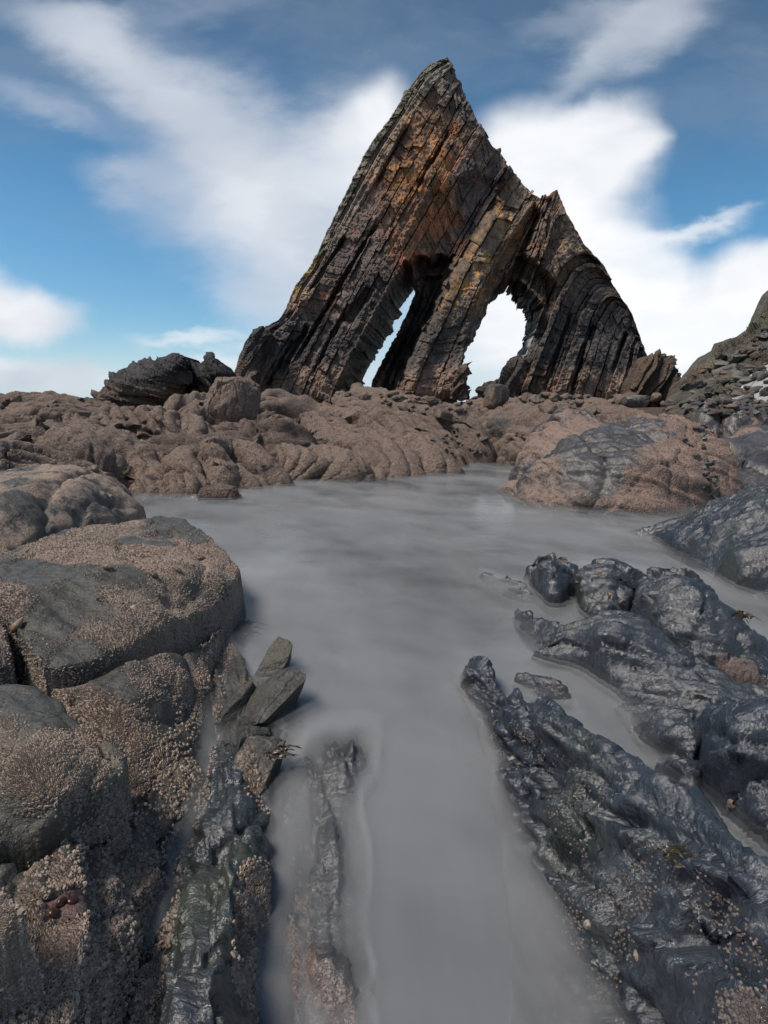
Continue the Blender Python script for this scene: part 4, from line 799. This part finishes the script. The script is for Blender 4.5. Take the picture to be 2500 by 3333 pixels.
wet([(1660, 2000, .02), (1700, 1965, .08), (1770, 1985, .12), (1850, 2010, .16), (1960, 1990, .20), (2080, 2010, .20), (2200, 2080, .18), (2330, 2150, .14), (2500, 2230, .12), (2700, 2340, .10), (2650, 2700, .06), (2500, 2560, .04), (2300, 2420, .04), (2150, 2320, .04), (2000, 2260, .03), (1880, 2200, .0), (1760, 2170, -.03), (1700, 2100, -.03)],
    [(1900, 2080, .17), (2300, 2300, .10)], .08, 506, 'broad wet slope between the rounded crests and the whale-backed rock', barn=.15, crease=.03, cf=4)
wet([(1690, 2120, .02), (1720, 2060, .12), (1790, 2010, .19), (1880, 1995, .24), (1990, 2010, .27), (2100, 2050, .28), (2200, 2100, .28), (2290, 2150, .27), (2345, 2200, .23), (2352, 2245, .18), (2300, 2268, .13), (2200, 2262, .10), (2080, 2240, .06), (1960, 2190, .04), (1840, 2170, .02), (1740, 2160, .0)],
    [(1900, 2090, .225), (2080, 2140, .24), (2230, 2190, .25), (1800, 2110, .13)], .10, 507, 'long whale-backed wet rock with a black shadowed nose at its right end', res=.0055, barn=.16, tint=(1.2, 1.28, 1.4))
wet([(1990, 2290, .02), (2100, 2270, .07), (2200, 2285, .10), (2275, 2310, .11), (2290, 2420, .10), (2285, 2560, .08), (2300, 2700, .04), (2200, 2640, -.03), (2100, 2520, -.04), (2030, 2400, -.04)], [(2180, 2380, .09), (2220, 2500, .06)], .05, 508, 'low glistening shelf beneath the whale-backed rock', res=.0065, barn=.12, crease=.02, cf=6)
wet([(2270, 2330, .14), (2300, 2300, .19), (2400, 2290, .22), (2520, 2300, .24), (2750, 2330, .25), (2750, 2560, .20), (2500, 2535, .16), (2380, 2535, .13), (2290, 2520, .09), (2285, 2420, .12)], [(2400, 2400, .24), (2600, 2430, .26)], .045, 509, 'smooth dark blue block with squared joints at the right edge', 'block', res=.0065, barn=-.12, furrow=(.004, 6), amp=.008, tint=(.85, 1.0, 1.25))
wet([(2295, 2560, .08), (2400, 2548, .12), (2700, 2550, .16), (2800, 2680, .14), (2700, 2860, .05), (2560, 2820, .02), (2420, 2700, .03), (2330, 2640, .03)], [(2450, 2620, .11), (2600, 2680, .10)], .04, 510, 'low wet step below the squared dark blue block', 'block', res=.0055, barn=-.05, furrow=(.004, 8), amp=.008, tint=(.9, 1.0, 1.2))
wet([(1480, 2230, -.03), (1510, 2170, .04), (1560, 2150, .08), (1620, 2210, .10), (1700, 2270, .11), (1790, 2340, .06), (1880, 2425, .06), (1990, 2510, .07), (2110, 2600, .08), (2240, 2700, .09), (2370, 2820, .10), (2470, 2950, .11), (2580, 3100, .12), (2850, 3300, .14), (2800, 3900, .2), (1650, 3900, -.06), (1660, 3300, -.06), (1640, 3000, -.06), (1610, 2750, -.06), (1570, 2520, -.06), (1520, 2360, -.05)],
    [(1545, 2190, .11), (1640, 2300, .17), (1740, 2400, .22), (1880, 2520, .26), (2050, 2670, .30), (2200, 2800, .33), (2330, 2930, .36), (2450, 3100, .38), (2600, 3400, .38), (1620, 2480, .03), (1720, 2560, .10), (1700, 2700, .04), (1900, 2760, .14), (1820, 2900, .06), (2050, 2950, .17), (1950, 3100, .07), (1850, 3300, .0), (2200, 3150, .22), (2150, 3330, .13), (1750, 3000, -.02)],
    .04, 511, 'long sharp-crested wet ridge with blue shine running along the right foreground', 'rock ridge', res=.0048, barn=.10, amp=.020, f=5, furrow=(.024, 12), fdir=(1, .35, .5), saw=(.038, 8, (.9, .45, .5)), crease=.036, cf=10,
    cracks=[[(1600, 2290, .1), (1700, 2420, .15), (1830, 2520, .2)], [(1600, 2420, .08), (1800, 2560, .16), (1980, 2700, .22)], [(1640, 2700, .05), (1900, 2760, .15), (2200, 3020, .2), (2300, 3200, .2)], [(1620, 2740, .0), (1800, 2940, .08), (1900, 3200, .08)]], crack_d=.035, crack_w=.012, tint=(1.0, 1.12, 1.3),
    bfn=lambda V: .30 * sst(fbm(V[:, 0] * 5, V[:, 1] * 5, 0., 3, .5, 5), .1, .4))
for i, (ol, inn, lb) in enumerate([
    ([(1660, 2240, .0), (1700, 2200, .03), (1780, 2215, .05), (1860, 2260, .03), (1880, 2310, 0), (1800, 2300, .01), (1720, 2280, 0)], [(1770, 2250, .06)], 'small rock at the head of the misty gully between the two right-hand ridges'),
    ([(1860, 2400, .0), (1900, 2375, .02), (1980, 2420, .03), (2050, 2500, .03), (2060, 2560, .01), (1980, 2520, .01), (1900, 2450, .01)], [(1960, 2450, .05)], 'narrow drowned rock in the upper part of the misty gully'),
    ([(2020, 2480, .0), (2080, 2470, .03), (2180, 2560, .05), (2290, 2680, .06), (2400, 2800, .07), (2520, 2950, .08), (2560, 3100, .04), (2440, 2980, .03), (2330, 2850, .03), (2200, 2720, .02), (2090, 2600, .01)], [(2150, 2580, .07), (2300, 2740, .09), (2420, 2880, .10)], 'slender ribbed rock running down the middle of the misty gully')]):
    wet(ol, inn, .03, 520 + i, lb, res=.0055, barn=.15)

# small stones and rubble between the ridges, at the stack's feet and on the scree
allV = np.concatenate([v for v, f, b_ in GROUND]); offs = np.cumsum([0] + [len(v) for v, f, b_ in GROUND[:-1]])
allB = np.concatenate([np.zeros(len(v)) if b_ is None else b_ for v, f, b_ in GROUND])
allF = np.concatenate([f + o_ for (v, f, b_), o_ in zip(GROUND, offs)])
HB = 0.
BV = BVHTree.FromPolygons(allV.tolist(), allF.tolist())
def hit(px, py):
    r = ray(px, py); r = r / np.linalg.norm(r)
    p, nn, i, d = BV.ray_cast(Vector(CAM), Vector(r)); 
    if p is None: return None
    global HB
    HB = allB[allF[i][0]]
    if nn.dot(Vector(r)) > 0: nn = -nn
    return np.array(p), np.array(nn), d
protos = []
def stone_mesh(seed, mm, angular):
    V, F = boulder_geo(seed, sub=3 if angular else 4, sq=.6 if angular else .2, amp=.16 if angular else .10, cuts=6 if angular else 2, crease=.05)
    o = mesh_obj('stone', V, F, mm, None, {'barn': barn_field(V, .2 if angular else .6, seed)}, smooth=not angular, solid=False, colors=np.tile((1, 1, 1), (len(V), 1)))
    me = o.data; bpy.data.objects.remove(o); return me
def stone_mat(name, c, r):
    m, t, bs, o = mat(name); p = t.new('ShaderNodeNewGeometry').outputs['Position']
    t.put(bs.inputs['Base Color'], t.mix(t.ss(t.noise(p, 3, 5, .6), .35, .65), tuple(x * .6 for x in c), tuple(x * 1.3 for x in c))); t.put(bs.inputs['Roughness'], t.ss(t.noise(p, 5, 3, .6), .3, .7, r, r + .3))
    t.l.new(t.bump(t.noise(p, 7, 6, .65), .06, .8), bs.inputs['Normal']); return m
MS = [stone_mat('dark_stone', (.085, .078, .068), .4), stone_mat('grey_stone', (.15, .145, .13), .35), stone_mat('brown_stone', (.15, .112, .092), .6), stone_mat('wet_stone', (.075, .078, .085), .22)]
ang = [stone_mesh(600 + i, MS[i % 4], True) for i in range(8)]; rnd_ = [stone_mesh(620 + i, M_mid, False) for i in range(4)]
rs = np.random.RandomState(5)
def scatter(n, reg, size, pool, label, cat, group, flat=.6, name='stone'):
    c = 0; reg = np.array(reg, float); lo, hi = reg.min(0), reg.max(0); tries = 0; first = None
    while c < n and tries < n * 8:
        tries += 1
        q = lo + rs.rand(2) * (hi - lo)
        if inpoly(q[:1], q[1:], reg)[0] < 0: continue
        h = hit(q[0], q[1])
        if h is None or h[0][1] > 45: continue
        p, nn, d = h; s = d * rs.uniform(*size) / FPX * (.6 + .8 * rs.rand() ** 3)
        o = bpy.data.objects.new(name, pool[rs.randint(len(pool))]); COL.objects.link(o)
        o.location = p + np.array([0, 0, s * .15]); o.rotation_euler = (rs.uniform(-.5, .5), rs.uniform(-.5, .5), rs.uniform(0, 6.3)); o.scale = (s * rs.uniform(.8, 1.4), s * rs.uniform(.7, 1), s * flat * rs.uniform(.6, 1.1))
        fx = (q[0] - lo[0]) / (hi[0] - lo[0]); fy = (q[1] - lo[1]) / (hi[1] - lo[1])
        big = 'large ' if o.scale[0] * FPX / d > (size[0] + size[1]) * .5 else 'small '
        where = ', ' + ('upper' if fy < .33 else 'lower' if fy > .66 else 'middle') + ' ' + ('left' if fx < .33 else 'right' if fx > .66 else 'centre')
        kind_ = o.data.materials[0].name.split('_')[0]; kind_ = {'barnacled': 'barnacled'}.get(kind_, kind_)
        tag(o, big + kind_ + ' ' + label + where, cat, group); c += 1
scatter(110, [(2230, 1260), (2300, 1190), (2400, 1140), (2500, 1050), (2540, 1330), (2260, 1330)], (9, 24), ang, 'angular stone on the right-hand scree slope', 'stone', 'loose angular stones on the scree slope', .55)
scatter(48, [(2200, 1315), (2520, 1300), (2520, 1350), (2260, 1360), (2150, 1330)], (6, 16), ang, 'stone in the rubble below the scree', 'stone', 'wet rubble at the foot of the scree', .5)
scatter(30, [(2200, 1400), (2300, 1380), (2330, 1480), (2340, 1640), (2290, 1600)], (7, 16), ang, 'cobble right of the great boulder', 'stone', 'cobbles right of the great boulder', .7)
scatter(50, [(1080, 1280), (1560, 1285), (1600, 1330), (1400, 1350), (1150, 1300)], (8, 20), [ang[2], ang[6]] + rnd_, 'stone on the rubble under the arches', 'stone', 'stones under the arches', .7)
scatter(34, [(1640, 1285), (2200, 1290), (2230, 1325), (1700, 1310)], (9, 22), rnd_ + [ang[2]], 'lump at the right foot of the stack', 'stone', 'lumps at the right foot of the stack', .8)
scatter(24, [(1380, 1400), (1500, 1380), (1600, 1440), (1600, 1490), (1450, 1495)], (6, 13), ang, 'cobble at the far pool end', 'stone', 'cobbles at the far end of the pool', .7)
h_ = hit(1440, 1345); k_ = 48 / FPX * h_[2]
boulder('boulder', h_[0], (k_, k_ * .7, k_ * .5), 640, MS[2], 'reddish brown angular block on the rubble in front of the middle pillar', cuts=6, sq=.7, smooth=False, rot=(.1, -.2, .4), sub=4)
h_ = hit(1615, 1318); k_ = 38 / FPX * h_[2]
boulder('boulder', h_[0] + np.array([0, 0, k_ * .6]), (k_, k_ * .8, k_ * 1.1), 641, M_mid, 'pointed brown boulder in front of the right-hand arch', cuts=3, rot=(0, .2, .4), sub=5)
boulder('boulder', Pd(2050, 1305, 24) , (.85, .6, .32), 642, MS[1], 'pale flat boulder below the right leg of the stack', cuts=3, rot=(0, .05, .2), sub=5)
h_ = hit(1780, 1340); k_ = 26 / FPX * h_[2]
boulder('boulder', h_[0], (k_ * 1.1, k_, k_), 643, M_mid, 'rounded brown knob behind the wet grey flank', cuts=3, rot=(0, .2, .4), sub=5)

# ------------------------------------------------------------------ barnacles (nobody could count them) on the near rocks
def barnacle_mesh(name, n, reg, mat_, parent, size=(.0022, .0045), thr=.0, seed=0, clump=1.0, bmin=.36):
    rs = np.random.RandomState(seed); reg = np.array(reg, float); lo, hi = reg.min(0), reg.max(0); V = []; k = 0; tr = 0
    N_ = int(n * 3.5); q = lo + rs.rand(N_, 2) * (hi - lo); ok = inpoly(q[:, 0], q[:, 1], reg) > 0; q = q[ok]
    q = q[:int(n * 1.6)]
    a6 = np.arange(6) * math.pi / 3
    for (a, b) in q:
        h = hit(a, b)
        if h is None or h[2] > 3.5 or h[0][2] < .0 or HB + rs.uniform(-.22, .22) < bmin: continue
        p, nn, d = h; s = (size[0] + (size[1] - size[0]) * rs.rand() ** 1.8) * (.8 + .4 * d)
        t = np.cross(nn, (0.3, .8, .2)); t /= np.linalg.norm(t) + 1e-9; u = np.cross(nn, t); e = 1 + rs.uniform(-.2, .2, 6); c0 = rs.rand() * 6
        ring = lambda r_, z_: p + nn * z_ + r_ * (np.cos(a6 + c0) * e)[:, None] * t + r_ * (np.sin(a6 + c0) * e)[:, None] * u
        V.append(np.concatenate([ring(s, -s * .2), ring(s * .5, s * .85), ring(s * .3, s * .45)]))
    V = np.array(V); k = len(V); b = np.arange(6); c = (b + 1) % 6
    f = np.concatenate([np.stack([b, c, c + 6, b + 6], 1), np.stack([b + 6, c + 6, c + 12, b + 12], 1)])
    F = (f[None] + (np.arange(k) * 18)[:, None, None]).reshape(-1, 4)
    cl = np.repeat(rs.uniform(.72, 1.2, (k, 1)) * (1 + rs.uniform(-.05, .05, (k, 3))), 18, axis=0)
    cl[np.arange(k * 18) % 18 >= 12] *= .35
    o = mesh_obj(name, V.reshape(-1, 3), F, mat_, parent, colors=cl, smooth=False, solid=False)
    return tag(o, kind='stuff')
m, t, bs, _o = mat('barnacle_shell')
t.put(bs.inputs['Base Color'], t.mix(1.0, (.36, .285, .235), t.attr('tint', 'Color'), 'MULTIPLY')); bs.inputs['Roughness'].default_value = .75; M_barn = m
m, t, bs, _o = mat('wet_barnacle_shell')
t.put(bs.inputs['Base Color'], t.mix(1.0, (.15, .125, .118), t.attr('tint', 'Color'), 'MULTIPLY')); bs.inputs['Roughness'].default_value = .5; M_barn2 = m
barnacle_mesh('barnacles', 46000, [(-20, 1520), (480, 1560), (800, 1850), (760, 2100), (700, 2400), (560, 2800), (430, 3340), (-20, 3340)], M_barn, outc, seed=1, size=(.0012, .0030))
barnacle_mesh('barnacles', 5500, [(250, 2700), (480, 2500), (640, 2200), (740, 2200), (700, 2500), (600, 2850), (500, 3340), (-20, 3340), (60, 2860)], M_barn, outc, seed=9, bmin=-.08)
barnacle_mesh('barnacles', 2600, [(800, 2400), (880, 2600), (880, 3340), (740, 3340), (780, 2700)], M_barn, outc, thr=-.1, seed=2)
o = barnacle_mesh('barnacles', 5000, [(1600, 2300), (1900, 2500), (2250, 2800), (2500, 3060), (2520, 3340), (1800, 3340), (1640, 2700)], M_barn2, None, seed=3, bmin=.16, size=(.0014, .0028))
tag(o, 'crusts of tiny pale barnacles on the long sharp-crested wet ridge', 'barnacles')

# ------------------------------------------------------------------ shells
def shell_mat(name, a, b_):
    m, t, bs, o = mat(name); p = t.new('ShaderNodeTexCoord').outputs['Object']
    t.put(bs.inputs['Base Color'], t.mix(t.ss(t.noise(p, 1.5, 4, .6), .35, .65), a, b_)); bs.inputs['Roughness'].default_value = .6; return m
M_sh = [shell_mat('tan_shell', (.30, .20, .13), (.18, .12, .08)), shell_mat('brown_shell', (.17, .11, .09), (.10, .07, .055)), shell_mat('pale_shell', (.34, .28, .24), (.20, .16, .14))]
def whelk_mesh(mm):
    n, k = 26, 14; V = []; w_ = np.linspace(0, 1, n)
    for s in w_:       # a pointed spire with whorl grooves, widest low down, closed at the lip
        r = math.sin(math.pi * min(1, s * .93 + .04)) ** .75 * (.62 + .5 * s) * (1 - .09 * abs(math.sin(s * 11)))
        for a in np.arange(k) * 2 * math.pi / k: V.append((r * math.cos(a) * .62, r * math.sin(a) * .55, 1 - 2 * s))
    F = [[i * k + j, i * k + (j + 1) % k, (i + 1) * k + (j + 1) % k, (i + 1) * k + j] for i in range(n - 1) for j in range(k)]
    o = mesh_obj('w', V, F, mm, solid=False); me = o.data; bpy.data.objects.remove(o); return me
def limpet_mesh(mm):
    n, k = 8, 36; V = []
    for i in range(n):
        s = i / (n - 1)
        for j in range(k):
            a = j * 2 * math.pi / k; r = s * (1 + .10 * (j % 2) * s); V.append((r * math.cos(a), r * math.sin(a) * .82, .62 * (1 - s ** .9)))
    F = [[i * k + j, (i + 1) * k + j, (i + 1) * k + (j + 1) % k, i * k + (j + 1) % k] for i in range(n - 1) for j in range(k)]
    o = mesh_obj('l', V, F, mm, solid=False); me = o.data; bpy.data.objects.remove(o); return me
WH = [whelk_mesh(m_) for m_ in M_sh]; LI = [limpet_mesh(m_) for m_ in M_sh]
def shell(px, py, spx, kind, mi, label, lie=0.):
    h = hit(px, py)
    if h is None: return
    p, nn, d = h; s = spx / FPX * d
    o = bpy.data.objects.new('whelk' if kind == 'w' else 'limpet', (WH if kind == 'w' else LI)[mi]); COL.objects.link(o)
    z = Vector(nn)
    if kind == 'w':
        ax = Vector((math.cos(lie), 0, math.sin(lie))); ax = (ax - z * ax.dot(z)).normalized(); y = z.cross(ax)
        M = Matrix((y, z, ax)).transposed()
        o.location = p + nn * s * .42
    else:
        x = z.orthogonal().normalized(); M = Matrix((x, z.cross(x), z)).transposed(); o.location = p
    if px > 1400: s *= .6
    o.rotation_euler = M.to_euler(); o.scale = (s, s, s)
    tag(o, label, 'shell', 'shells clinging to the rocks')
for a in [(352, 1852, 17, 'w', 0, 'tan whelk farthest left on the top face of the barnacled block', .5), (494, 1876, 18, 'w', 1, 'brown whelk in the middle of the block, lowest of its row', 2.9), (578, 1862, 15, 'w', 1, 'dark whelk just right of the middle brown whelk', .6),
          (652, 1824, 16, 'w', 1, 'dark whelk near the right tip of the barnacled block', 3.0), (504, 1730, 14, 'l', 1, 'brown limpet high on the barnacled block', 0), (64, 2037, 22, 'w', 0, 'orange-tan whelk in the deep crack at the left edge', 1.3),
          (308, 1526, 12, 'l', 2, 'pale limpet on the skyline of the outcrop', 0), (335, 1610, 13, 'l', 2, 'pale limpet on the upper back block', 0), (362, 1617, 12, 'l', 0, 'sandy limpet beside the pale one on the upper back block', 0),
          (684, 2127, 14, 'l', 2, 'white limpet on the flank above the kelp tuft', 0), (489, 2052, 13, 'l', 1, 'brown limpet beside the long dark crack', 0), (352, 2153, 11, 'l', 0, 'tan limpet just under the long dark crack', 0), (440, 1975, 14, 'l', 2, 'pale pink limpet above the long dark crack', 0),
          (533, 2874, 17, 'w', 2, 'white whelk lying in the dark gully of the near ledge', 1.4), (352, 2742, 11, 'l', 2, 'small white limpet above the near gully', 0), (570, 2270, 11, 'l', 0, 'tan limpet low on the outcrop flank', 0), (575, 2395, 10, 'l', 0, 'small limpet at the bottom of the outcrop flank', 0),
          (1952, 1862, 13, 'l', 0, 'tan limpet on the middle rounded crest', 0), (1893, 1922, 12, 'l', 1, 'brown limpet left of the weed between the rounded crests', 0), (1985, 1936, 11, 'l', 0, 'tan limpet below the weed between the rounded crests', 0), (1878, 1895, 9, 'l', 0, 'small limpet behind the brown one near the crests', 0),
          (1518, 2270, 24, 'l', 1, 'ribbed brown limpet at the left tip of the sharp-crested ridge', 0), (1670, 2470, 26, 'l', 2, 'large ribbed limpet on the left flank of the sharp-crested ridge', 0), (1600, 2405, 22, 'l', 1, 'ribbed limpet above the large one on the sharp-crested ridge', 0),
          (1915, 3010, 20, 'l', 2, 'pinkish limpet low on the dark flank of the sharp-crested ridge', 0), (2070, 3110, 17, 'l', 2, 'grey limpet near the bottom of the sharp-crested ridge', 0), (2380, 2615, 16, 'l', 1, 'ribbed limpet on the low wet step at the right edge', 0), (2240, 1855, 9, 'l', 0, 'tiny tan limpet on the rightmost rounded crest', 0)]:
    shell(*a)

m, t, bs, _o = mat('anemone_red'); t.put(bs.inputs['Base Color'], (.035, .012, .010, 1)); bs.inputs['Roughness'].default_value = .3; M_an = m
m, t, bs, _o = mat('red_crust'); t.put(bs.inputs['Base Color'], t.mix(t.noise(t.new('ShaderNodeNewGeometry').outputs['Position'], 60, 4), (.07, .032, .028), (.13, .06, .052))); bs.inputs['Roughness'].default_value = .2; M_red = m
def blobmesh(name, px, py, spx, flat, mm, label, cat, k=.0, torus=False, asp=1., rot=0.):
    h = hit(px, py)
    if h is None: return
    p, nn, d = h; s = spx / FPX * d; z = Vector(nn); x = z.orthogonal().normalized(); M = Matrix((x, z.cross(x), z)).transposed()
    n, k2 = 14, 24; V = []
    for i in range(n):
        ph = i / (n - 1) * math.pi / 2 * 1.15
        for j in range(k2):
            a = j * 2 * math.pi / k2; r = math.sin(ph) if not torus else .35 + .65 * math.sin(ph); zz_ = math.cos(ph) * flat * (1 if not torus else (.55 + .45 * math.sin(ph * 2)))
            V.append(((r * asp * (1 + .12 * k * math.sin(a * 3 + 1) + .1 * k * math.sin(a * 5))) * math.cos(a), r * math.sin(a) * (1 + .15 * k * math.sin(a * 4)), zz_))
    F = [[i * k2 + j, (i + 1) * k2 + j, (i + 1) * k2 + (j + 1) % k2, i * k2 + (j + 1) % k2] for i in range(n - 1) for j in range(k2)]
    if torus: V.append((0, 0, flat * .2)); F += [[len(V) - 1, j, (j + 1) % k2, (j + 1) % k2] for j in range(0)]
    o = mesh_obj(name, V, F, mm, solid=False); o.location = p + nn * (s * .12 if name == 'anemone' else 0); o.rotation_euler = (M.to_euler()); o.scale = (s, s, s)
    return tag(o, label, cat)
for a in [(175, 2972, 13, 'leftmost of three dark red closed anemones at the bottom left'), (200, 2940, 14, 'middle of three dark red closed anemones at the bottom left'), (235, 2932, 13, 'rightmost of three dark red closed anemones at the bottom left')]:
    blobmesh('anemone', a[0], a[1], a[2] * .9, .6, M_an, a[3], 'anemone')
# ------------------------------------------------------------------ seaweed tufts
m, t, bs, _o = mat('kelp_brown'); t.put(bs.inputs['Base Color'], t.mix(t.noise(t.new('ShaderNodeNewGeometry').outputs['Position'], 30, 2), (.014, .012, .006), (.050, .036, .012))); bs.inputs['Roughness'].default_value = .35; M_kelp = m
def weed(px, py, spx, nb, seed, label, up=.5, side=0.):
    nb = int(nb * 3.2); spx = spx * 1.0; up = up * .6
    h = hit(px, py)
    if h is None or h[2] > 12:
        p = Pz(px, py, 0.); d = np.linalg.norm(p - CAM)
    else: p, _, d = h
    s = spx / FPX * d; rs = np.random.RandomState(seed); V = []; F = []
    for b_ in range(nb):
        a = rs.uniform(0, 6.28); L_ = s * rs.uniform(.3, 1.3); k = 9; w_ = s * rs.uniform(.03, .08); dr = np.array([math.cos(a) + side, math.sin(a) * .6, 0]); cu = rs.uniform(-1.2, 1.2)
        q = p + np.array([rs.uniform(-.45, .45) * s, rs.uniform(-.45, .45) * s, 0]); o_ = len(V); tw = rs.uniform(0, 3)
        for i in range(k):
            t_ = i / (k - 1); q = q + (dr * (.35 + .7 * t_) + np.array([math.sin(t_ * 3 + a) * .4 * cu, 0, up * (1.6 - 3.2 * t_)])) * L_ / k
            ww = w_ * (1 - t_) ** .5 * (1 + .4 * math.sin(t_ * 9)); nv = np.array([-math.sin(a + tw * t_), math.cos(a + tw * t_), .4])
            V += [q - nv * ww, q + nv * ww * .2 + np.array([0, 0, w_ * .25]), q + nv * ww]
        for i in range(k - 1):
            for j in range(2): F.append([o_ + i * 3 + j, o_ + i * 3 + j + 1, o_ + (i + 1) * 3 + j + 1, o_ + (i + 1) * 3 + j])
    o = mesh_obj('seaweed', V, F, M_kelp, solid=False); tag(o, label, 'seaweed')
for a in [(770, 2050, 75, 14, 1, 'dark tuft of kelp hanging over the mist below the barnacled block', .7, .5), (798, 1848, 22, 5, 2, 'tiny sprig of weed at the right tip of the barnacled block', .5, .4), (870, 2600, 75, 16, 3, 'tangle of brown weed beside the near ledge', .6, .5),
          (900, 2450, 60, 14, 4, 'olive weed fringe under the standing slate slabs', .4, .3), (2015, 1895, 42, 12, 5, 'black branching weed on the middle rounded crest', 1.0, 0), (2400, 2010, 55, 14, 6, 'clump of weed at the foot of the rightmost rounded crest', .8, .2),
          (1660, 2190, 30, 7, 7, 'upright brown weed in the mist at the head of the gully', 1.4, 0), (1690, 2185, 22, 5, 15, 'thin upright weed just right of the brown weed in the gully head', 1.4, 0), (2190, 2780, 70, 16, 8, 'olive weed on the right flank of the sharp-crested ridge', .3, .3), (2060, 2450, 40, 10, 9, 'blurred weed in the middle of the misty gully', .6, .2),
          (2290, 2270, 46, 12, 10, 'weed in the red pool under the nose of the whale-backed rock', .3, -.4), (1745, 2005, 30, 8, 11, 'brown weed beside the round-backed boulder', .4, 0), (2246, 1760, 16, 5, 12, 'yellowish sprig on the wet rock apron', .9, 0), (820, 1530, 30, 9, 13, 'yellow-brown weed in the cleft by the central ridge', .3, 0),
          (1970, 1490, 34, 10, 14, 'dark weed on the top of the great boulder', .3, 0)]:
    weed(*a)

# ------------------------------------------------------------------ sea, milky from the long exposure
nr, na = 430, 430
rr = np.r_[.15 * (60 / .15) ** np.linspace(0, 1, nr - 8), np.geomspace(80, 4000, 8)]; aa = np.radians(np.linspace(-82, 82, na))
X, Y = rr[:, None] * np.sin(aa)[None], rr[:, None] * np.cos(aa)[None]
H = np.full((nr, na), -.5)
near_i = np.where(rr < 22)[0][-1]
dn = Vector((0, 0, -1))
for i in range(near_i):
    for j in range(na):
        p, n_, k_, d_ = BV.ray_cast(Vector((X[i, j], Y[i, j], 4.)), dn, 4.6)
        if p is not None: H[i, j] = p.z
def blur(A, k):
    for _ in range(k):
        A = np.pad(A, 1, mode='edge'); A = (A[:-2, 1:-1] + A[2:, 1:-1] + A[1:-1, :-2] + A[1:-1, 2:] + 2 * A[1:-1, 1:-1]) / 6
    return A
dep = -H
def sheet(z, a0, a1, amount, soft):
    k = sst(blur(np.clip(dep + z, -.15, .3), soft), a0, a1) * amount
    return k
P = np.stack([X, Y, 0 * X], -1).reshape(-1, 3)
m, t, bs, out = mat('milky_sea_water')
p = t.new('ShaderNodeNewGeometry').outputs['Position']
sw = t.noise(t.map(p, rot=(0, 0, .25), scale=(.8, 2.4, 1)), .8, 4, .5)
rad = t.noise(t.map(p, rot=(0, 0, -.35), scale=(2.2, .55, 1)), 1.0, 5, .55)
sw = t.m('ADD', t.m('MULTIPLY', sw, .5), t.m('MULTIPLY', rad, .55))
t.put(bs.inputs['Base Color'], t.mix(t.ss(sw, .36, .68), (.078, .092, .103), (.215, .228, .238)))
bs.inputs['Roughness'].default_value = .13; bs.inputs['IOR'].default_value = 1.6
t.l.new(t.bump(t.noise(t.map(p, scale=(1, 2.2, 1)), 1.2, 3, .5), .03, .22), bs.inputs['Normal'])
tr_ = t.new('ShaderNodeBsdfTransparent'); mx = t.new('ShaderNodeMixShader'); t.put(mx.inputs[0], t.attr('milk')); t.l.new(tr_.outputs[0], mx.inputs[1]); t.l.new(bs.outputs[0], mx.inputs[2]); t.l.new(mx.outputs[0], out.inputs[0])
M_water = m
o = mesh_obj('sea', P, grid_faces(nr, na)[:, ::-1], M_water, attrs={'milk': np.clip(sheet(0, -.02, .20, .95, 2) + .04, 0, 1)}, solid=False); tag(o, kind='structure')
m, t, bs, out = mat('sea_mist')
df = t.new('ShaderNodeBsdfDiffuse'); df.inputs[0].default_value = (.36, .375, .40, 1); tr_ = t.new('ShaderNodeBsdfTransparent'); mx = t.new('ShaderNodeMixShader')
t.put(mx.inputs[0], t.attr('milk')); t.l.new(tr_.outputs[0], mx.inputs[1]); t.l.new(df.outputs[0], mx.inputs[2]); t.l.new(mx.outputs[0], out.inputs[0]); M_mist = m
ni = near_i
for z, am in ((.02, .30), (.04, .24), (.065, .17)):
    kk = sheet(z, -.05, .10, am, 5)[:ni] * (.45 + .55 * sst(dep[:ni], .25, -.1) + .25)
    kk *= sst(fbm(X[:ni] * 1.8 + Y[:ni] * .8, Y[:ni] * 1.4, z * 20, 4, .55, 19), -.4, .4) * 1.3 + .25
    o = mesh_obj('sea_mist', np.stack([X[:ni], Y[:ni], 0 * X[:ni] + z], -1).reshape(-1, 3), grid_faces(ni, na)[:, ::-1], M_mist, attrs={'milk': np.clip(kk, 0, 1)}, solid=False)
    tag(o, 'thin mist of blurred wash lying over the pool edges', 'mist', 'mist over the water', 'stuff')
